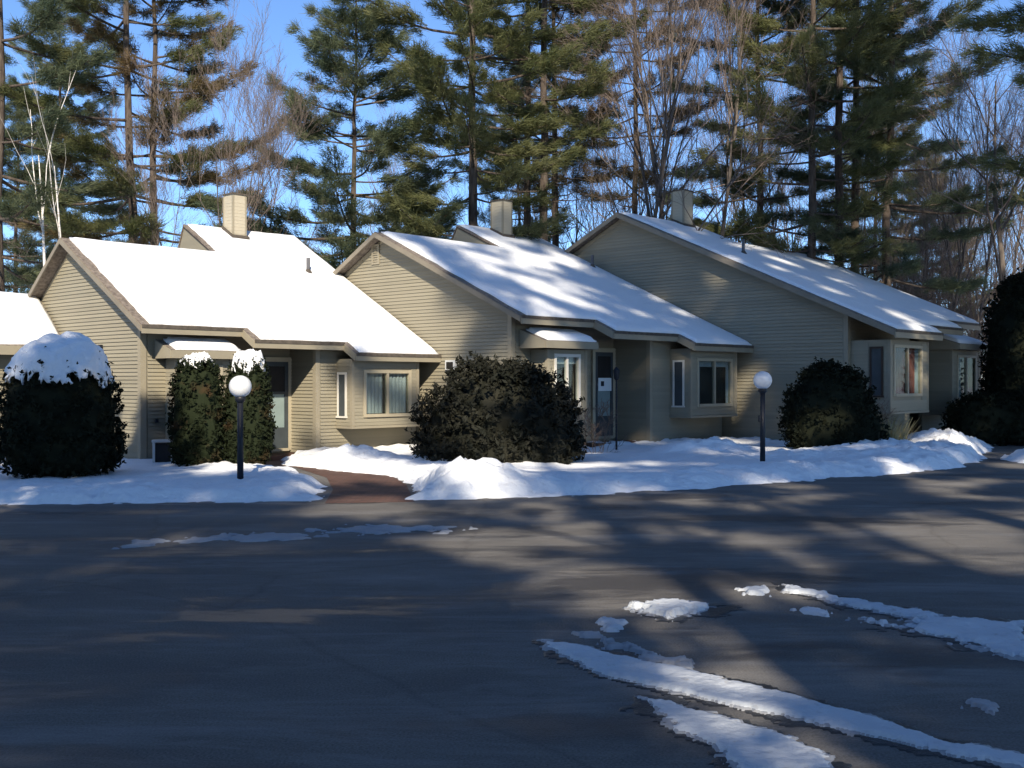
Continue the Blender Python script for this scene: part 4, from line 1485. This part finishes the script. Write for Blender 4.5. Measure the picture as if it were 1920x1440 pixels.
place("pine_tree", "dark slim pine close behind the one right of the middle chimney", "pine tree", pv['high'], wx(992, 38), 38, 0, 2.5, 1.0, (M_bark, M_ndl2), group=G)
place("pine_tree", "thin reddish pine trunk to the left of the right house's gable peak", "pine tree", pv['high'], wx(1042, 39), 39, 0, 4.5, 0.95, (M_bark, M_ndl3), group=G)
place("pine_tree", "layered dark pine behind the right house's vent pipe", "pine tree", pv['layer'], wx(1428, 38), 38, 0, 0.2, 0.95, (M_bark, M_ndl2), group=G)
place("pine_tree", "straight thick dark pine trunk behind the right house roof", "pine tree", pv['tall'], wx(1520, 35), 35, 0, 3.0, 1.06, (M_bark, M_ndl), group=G)
place("pine_tree", "stout pine with warm brown bark right of the thick dark trunk", "pine tree", pv['high'], wx(1578, 36), 36, 0, 3.3, 1.05, (M_bark, M_ndl2), group=G)
place("pine_tree", "twin of the stout brown-barked pine, just to its right", "pine tree", pv['high'], wx(1603, 38), 38, 0, 1.2, 1.05, NB, group=G)
place("pine_tree", "straight pine above the lower end of the right house roof", "pine tree", pv['layer'], wx(1663, 36), 36, 0, 5.0, 1.0, (M_bark, M_ndl2), group=G)
place("pine_tree", "smaller pine with spreading low boughs behind the left house roof end", "pine tree", pv['young'], wx(785, 44), 44, 0, 2.2, 0.66, (M_bark, M_ndl2), group=G)
place("pine_tree", "background pine in the gap left of the pair", "pine tree", pv['tall'], wx(120, 46), 46, 0, 1.7, 0.9, (M_bark, M_ndl2), group=G)
place("pine_tree", "background pine far behind the right house chimney", "pine tree", pv['high'], wx(1195, 44), 44, 0, 2.9, 1.0, (M_bark, M_ndl3), group=G)

for (px, Y, v, rot, sc, mm, lab) in ((30, 44, 'young', 0.4, 0.9, M_ndl2, "smaller background pine between the left edge and the birches"), (975, 52, 'tall', 2.0, 0.8, M_ndl2, "background pine seen low between the middle chimney and its right neighbour"),
                                     (1640, 50, 'tall', 4.4, 0.85, M_ndl2, "background pine filling the gap right of the brown-barked pair"), (1740, 54, 'young', 1.2, 0.9, M_ndl, "short background pine above the right end of the right house roof"),
                                     (560, 56, 'young', 5.0, 0.6, M_ndl2, "small far pine low beside the left chimney")):
    place("pine_tree", lab, "pine tree", pv[v], wx(px, Y), Y, 0, rot, sc, (M_bark, mm), group=G)

# bare trees
bv = [bare_meshes(201, 13, 0.13, 0.42, 0.2, 4, 3, gravity=0.28, nsub=(6, 9)),
      bare_meshes(202, 17, 0.11, 0.42, 0.4, 4, 1, gravity=0.16, nsub=(7, 10)),
      bare_meshes(203, 15, 0.14, 0.62, 0.25, 4, 1, gravity=0.06, nsub=(7, 10)),
      bare_meshes(204, 9, 0.08, 0.6, 0.15, 3, 3, gravity=0.12, nsub=(6, 9)),
      bare_meshes(205, 19, 0.11, 0.36, 0.45, 4, 1, gravity=0.2, nsub=(7, 10))]
TB = ("trunk", "branches")
BM = (M_bark2, M_twig)
GB = "bare trees behind the houses"
place("bare_tree", "vase-shaped bare tree with fine upright twigs behind the left chimney", "bare tree", bv[0], wx(405, 32), 32, 0, 0.4, 0.85, BM, TB, GB)
place("bare_tree", "bare tree with tan twigs rising left of the right chimney", "bare tree", bv[1], wx(1190, 33), 33, 0, 0.4, 0.98, BM, TB, GB)
place("bare_tree", "curved bare tree just left of the right chimney", "bare tree", bv[2], wx(1240, 34), 34, 0, 1.4, 0.95, BM, TB, GB)
place("bare_tree", "forked bare tree just behind the right chimney", "bare tree", bv[1], wx(1282, 35), 35, 0, 3.4, 0.98, BM, TB, GB)
place("bare_tree", "straight bare tree just right of the right chimney", "bare tree", bv[4], wx(1316, 35), 35, 0, 2.0, 0.95, BM, TB, GB)
place("bare_tree", "large dark bare tree with spreading limbs at the right edge", "bare tree", bv[2], wx(1890, 33), 33, 0, 0.3, 1.0, BM, TB, GB)
place("bare_tree", "thin bare tree left of the large one at the right edge", "bare tree", bv[4], wx(1795, 42), 42, 0, 4.0, 0.75, BM, TB, GB)
place("bare_tree", "bare tree between the pines behind the right house roof", "bare tree", bv[1], wx(1385, 41), 41, 0, 5.1, 0.9, BM, TB, GB)
place("bare_tree", "bare tree behind the left end of the left house ridge", "bare tree", bv[3], wx(170, 38), 38, 0, 2.1, 1.0, BM, TB, GB)
rng_ = random.Random(8)
bf = [bv[3]] + [bare_meshes(210 + i, H_, r_, sp_, f_, 3, 1, gravity=g_, nsub=(9, 13)) for i, (H_, r_, sp_, f_, g_) in enumerate(((17, 0.12, 0.42, 0.3, 0.16), (15, 0.13, 0.6, 0.25, 0.08), (13, 0.1, 0.5, 0.2, 0.12), (19, 0.12, 0.36, 0.4, 0.2)))]
for i, (px, Y, sc, kk) in enumerate([(1085, 46, .85, 2), (1120, 50, .8, 1), (1160, 48, .8, 4), (1225, 52, .9, 1), (1345, 50, .85, 2), (1460, 50, .8, 4), (1485, 55, .9, 1), (1545, 48, .7, 2), (1630, 52, .85, 4),
                                     (1700, 46, .6, 2), (1725, 52, .7, 1), (1760, 47, .6, 2), (1820, 50, .75, 1), (1845, 46, .6, 2), (1915, 52, .7, 4), (300, 55, .7, 2), (455, 50, .55, 3), (520, 55, .6, 3),
                                     (600, 52, .6, 3), (720, 55, .7, 1), (800, 50, .7, 4), (850, 55, .7, 2), (940, 52, .75, 1), (60, 50, .6, 2), (1590, 60, .8, 1), (1680, 60, .8, 4), (1780, 62, .8, 1), (1880, 60, .8, 2),
                                     (1410, 62, .9, 4), (1290, 60, .9, 2), (1060, 60, .9, 4), (1740, 40, .5, 3), (1815, 38, .45, 3), (1690, 42, .5, 3)] + [(1672 + 17 * i, 41 + (i * 7) % 17, 0.5 + 0.05 * ((i * 5) % 7), (1, 2, 4)[i % 3]) for i in range(15)]):
    place("bare_tree", "one of the thin bare trees in the wood far behind the houses", "bare tree", bf[kk] if kk != 3 else bv[3], wx(px, Y), Y, 0, rng_.random() * 6.28, sc, BM, TB, "thin bare trees of the wood behind")

# white birches leaning at the left
for (px, Y, ln, sd, lab) in ((112, 29.5, -0.20, 301, "left of the two leaning white birch stems at the left"), (124, 29.9, -0.12, 302, "right of the two leaning white birch stems at the left")):
    bt = bare_meshes(sd, 10.6, 0.085, 0.30, 0.55, 2, 1, (ln, 0.0), 0.02, (2, 4))
    place("birch_tree", lab, "birch tree", bt, wx(px, Y), Y, 0, 0, 1.0, (M_birch, M_birch), TB, "leaning birch stems")

# shrubby bare brush
bb = bare_meshes(206, 1.5, 0.02, 0.6, 0.1, 3, 6, gravity=0.1, nsub=(4, 7))
place("bare_shrub", "small twiggy bare shrub between the big bush and the entrance", "bare shrub", bb, 1.75, 23.4, 0.05, 0, 0.9, (M_brush, M_brush), TB)
place("bare_shrub", "twiggy bare shrub beside the dry grass clump", "bare shrub", bb, 8.05, 24.9, 0.05, 2, 1.0, (M_brush, M_brush), TB)

# undergrowth at the far wood edge: one mass nobody could count
br_m = bare_meshes(207, 4.2, 0.03, 0.55, 0.1, 3, 3, gravity=0.1, nsub=(4, 6))


def merged(meshes, spots, name):
    Vs, Ts, n = [], [], 0
    for me in meshes:
        V = np.empty(len(me.vertices) * 3, np.float32)
        me.vertices.foreach_get("co", V)
        V = V.reshape(-1, 3)
        T = np.empty(len(me.loops), np.int32)
        me.loops.foreach_get("vertex_index", T)
        T = T.reshape(-1, 4)
        for (x, y, a, s) in spots:
            c, d = math.cos(a) * s, math.sin(a) * s
            W = np.stack([x + V[:, 0] * c - V[:, 1] * d, y + V[:, 0] * d + V[:, 1] * c, V[:, 2] * s], -1)
            Vs.append(W)
            Ts.append(T + n)
            n += len(W)
    return np_mesh(name, np.concatenate(Vs), np.concatenate(Ts))


rb = np.random.RandomState(4)
spots = []
for i in range(95):
    Y = 38 + 28 * rb.rand()
    px = 1560 + 420 * rb.rand() if i < 68 else 1960 * rb.rand()
    spots.append((wx(px, Y), Y, rb.rand() * 6.28, 0.8 + 0.9 * rb.rand()))
o = link("undergrowth", merged(br_m, spots, "undergrowth"), None, M_brush)
tag(o, "brown leafless undergrowth along the edge of the wood", "undergrowth", kind="stuff")

# pines outside the frame, unseen ones behind and left placed for their shade
GS = "pines out of frame beside and behind the photographer"
for (x, y, v, rot, sc, scz, lab) in (
    (13.6, 22.5, 'layer', 0.4, 1.0, 1.0, "dark pine outside the right edge, its boughs reaching into the top right corner"),
    (17.5, 27.0, 'broad', 1.4, 1.0, 1.0, "pine further out beyond the right edge, out of view"),
    (7.0, -4.0, 'crown', 2.2, 1.0, 1.0, "very tall pine behind the photographer on the right, out of view"),
    (2.6, -6.0, 'layer', 0.9, 1.25, 1.35, "tall layered pine behind the photographer, slightly right, out of view"),
    (5.2, -9.0, 'layer', 4.4, 1.0, 1.05, "layered pine far behind the photographer on the right, out of view"),
    (-2.8, -9.0, 'dense', 0.0, 1.0, 0.80, "dense pine behind the photographer, slightly left, unseen, added for its solid shade"),
    (-7.6, -10.0, 'dense', 1.9, 1.0, 0.84, "dense pine behind the photographer on the left, unseen, added for its solid shade"),
    (0.2, -10.5, 'dense', 3.1, 0.8, 0.62, "dense pine right behind the photographer, unseen, added for its solid shade"),
    (-12.5, -8.0, 'tall', 3.9, 1.0, 0.85, "pine behind the photographer, far left, out of view"),
    (-5.0, -13.0, 'tall', 0.7, 1.1, 0.98, "taller pine standing behind the dense pines on the left, out of view"),
    (13.0, -4.0, 'crown', 5.0, 1.05, 1.05, "very tall pine behind the photographer, far right, out of view"),
    (4.7, -8.0, 'dense', 2.7, 0.7, 0.52, "low dense pine behind the photographer, slightly right, unseen, added to shade the lower right pavement"),
    (-8.6, 8.6, 'dense', 1.1, 0.52, 0.54, "young dense pine outside the left edge beside the road, unseen, added to shade the left lawn"),
    (-5.9, 7.0, 'dense', 2.3, 0.46, 0.49, "smaller dense pine just outside the left edge, unseen, added to shade the lawn and shrubs"),
    (-0.9, -6.0, 'dense', 0.5, 0.5, 0.42, "low dense evergreen close behind the photographer, unseen, added to shade the near pavement"),
    (-4.6, -6.0, 'dense', 3.5, 0.5, 0.44, "low dense evergreen behind the photographer on the left, unseen, added to shade the near pavement"),
    (1.7, -5.0, 'dense', 1.5, 0.42, 0.28, "lowest dense evergreen close behind the photographer on the right, unseen, added to shade the near snow ribbons"),
    (20.5, 26.0, 'dense', 5.0, 1.1, 1.3, "tall dense pine well outside the right edge, out of view"),
):
    place("pine_tree", lab, "pine tree", pv[v], x, y, 0, rot, sc, (M_bark, M_ndl), group=GS, scz=scz)
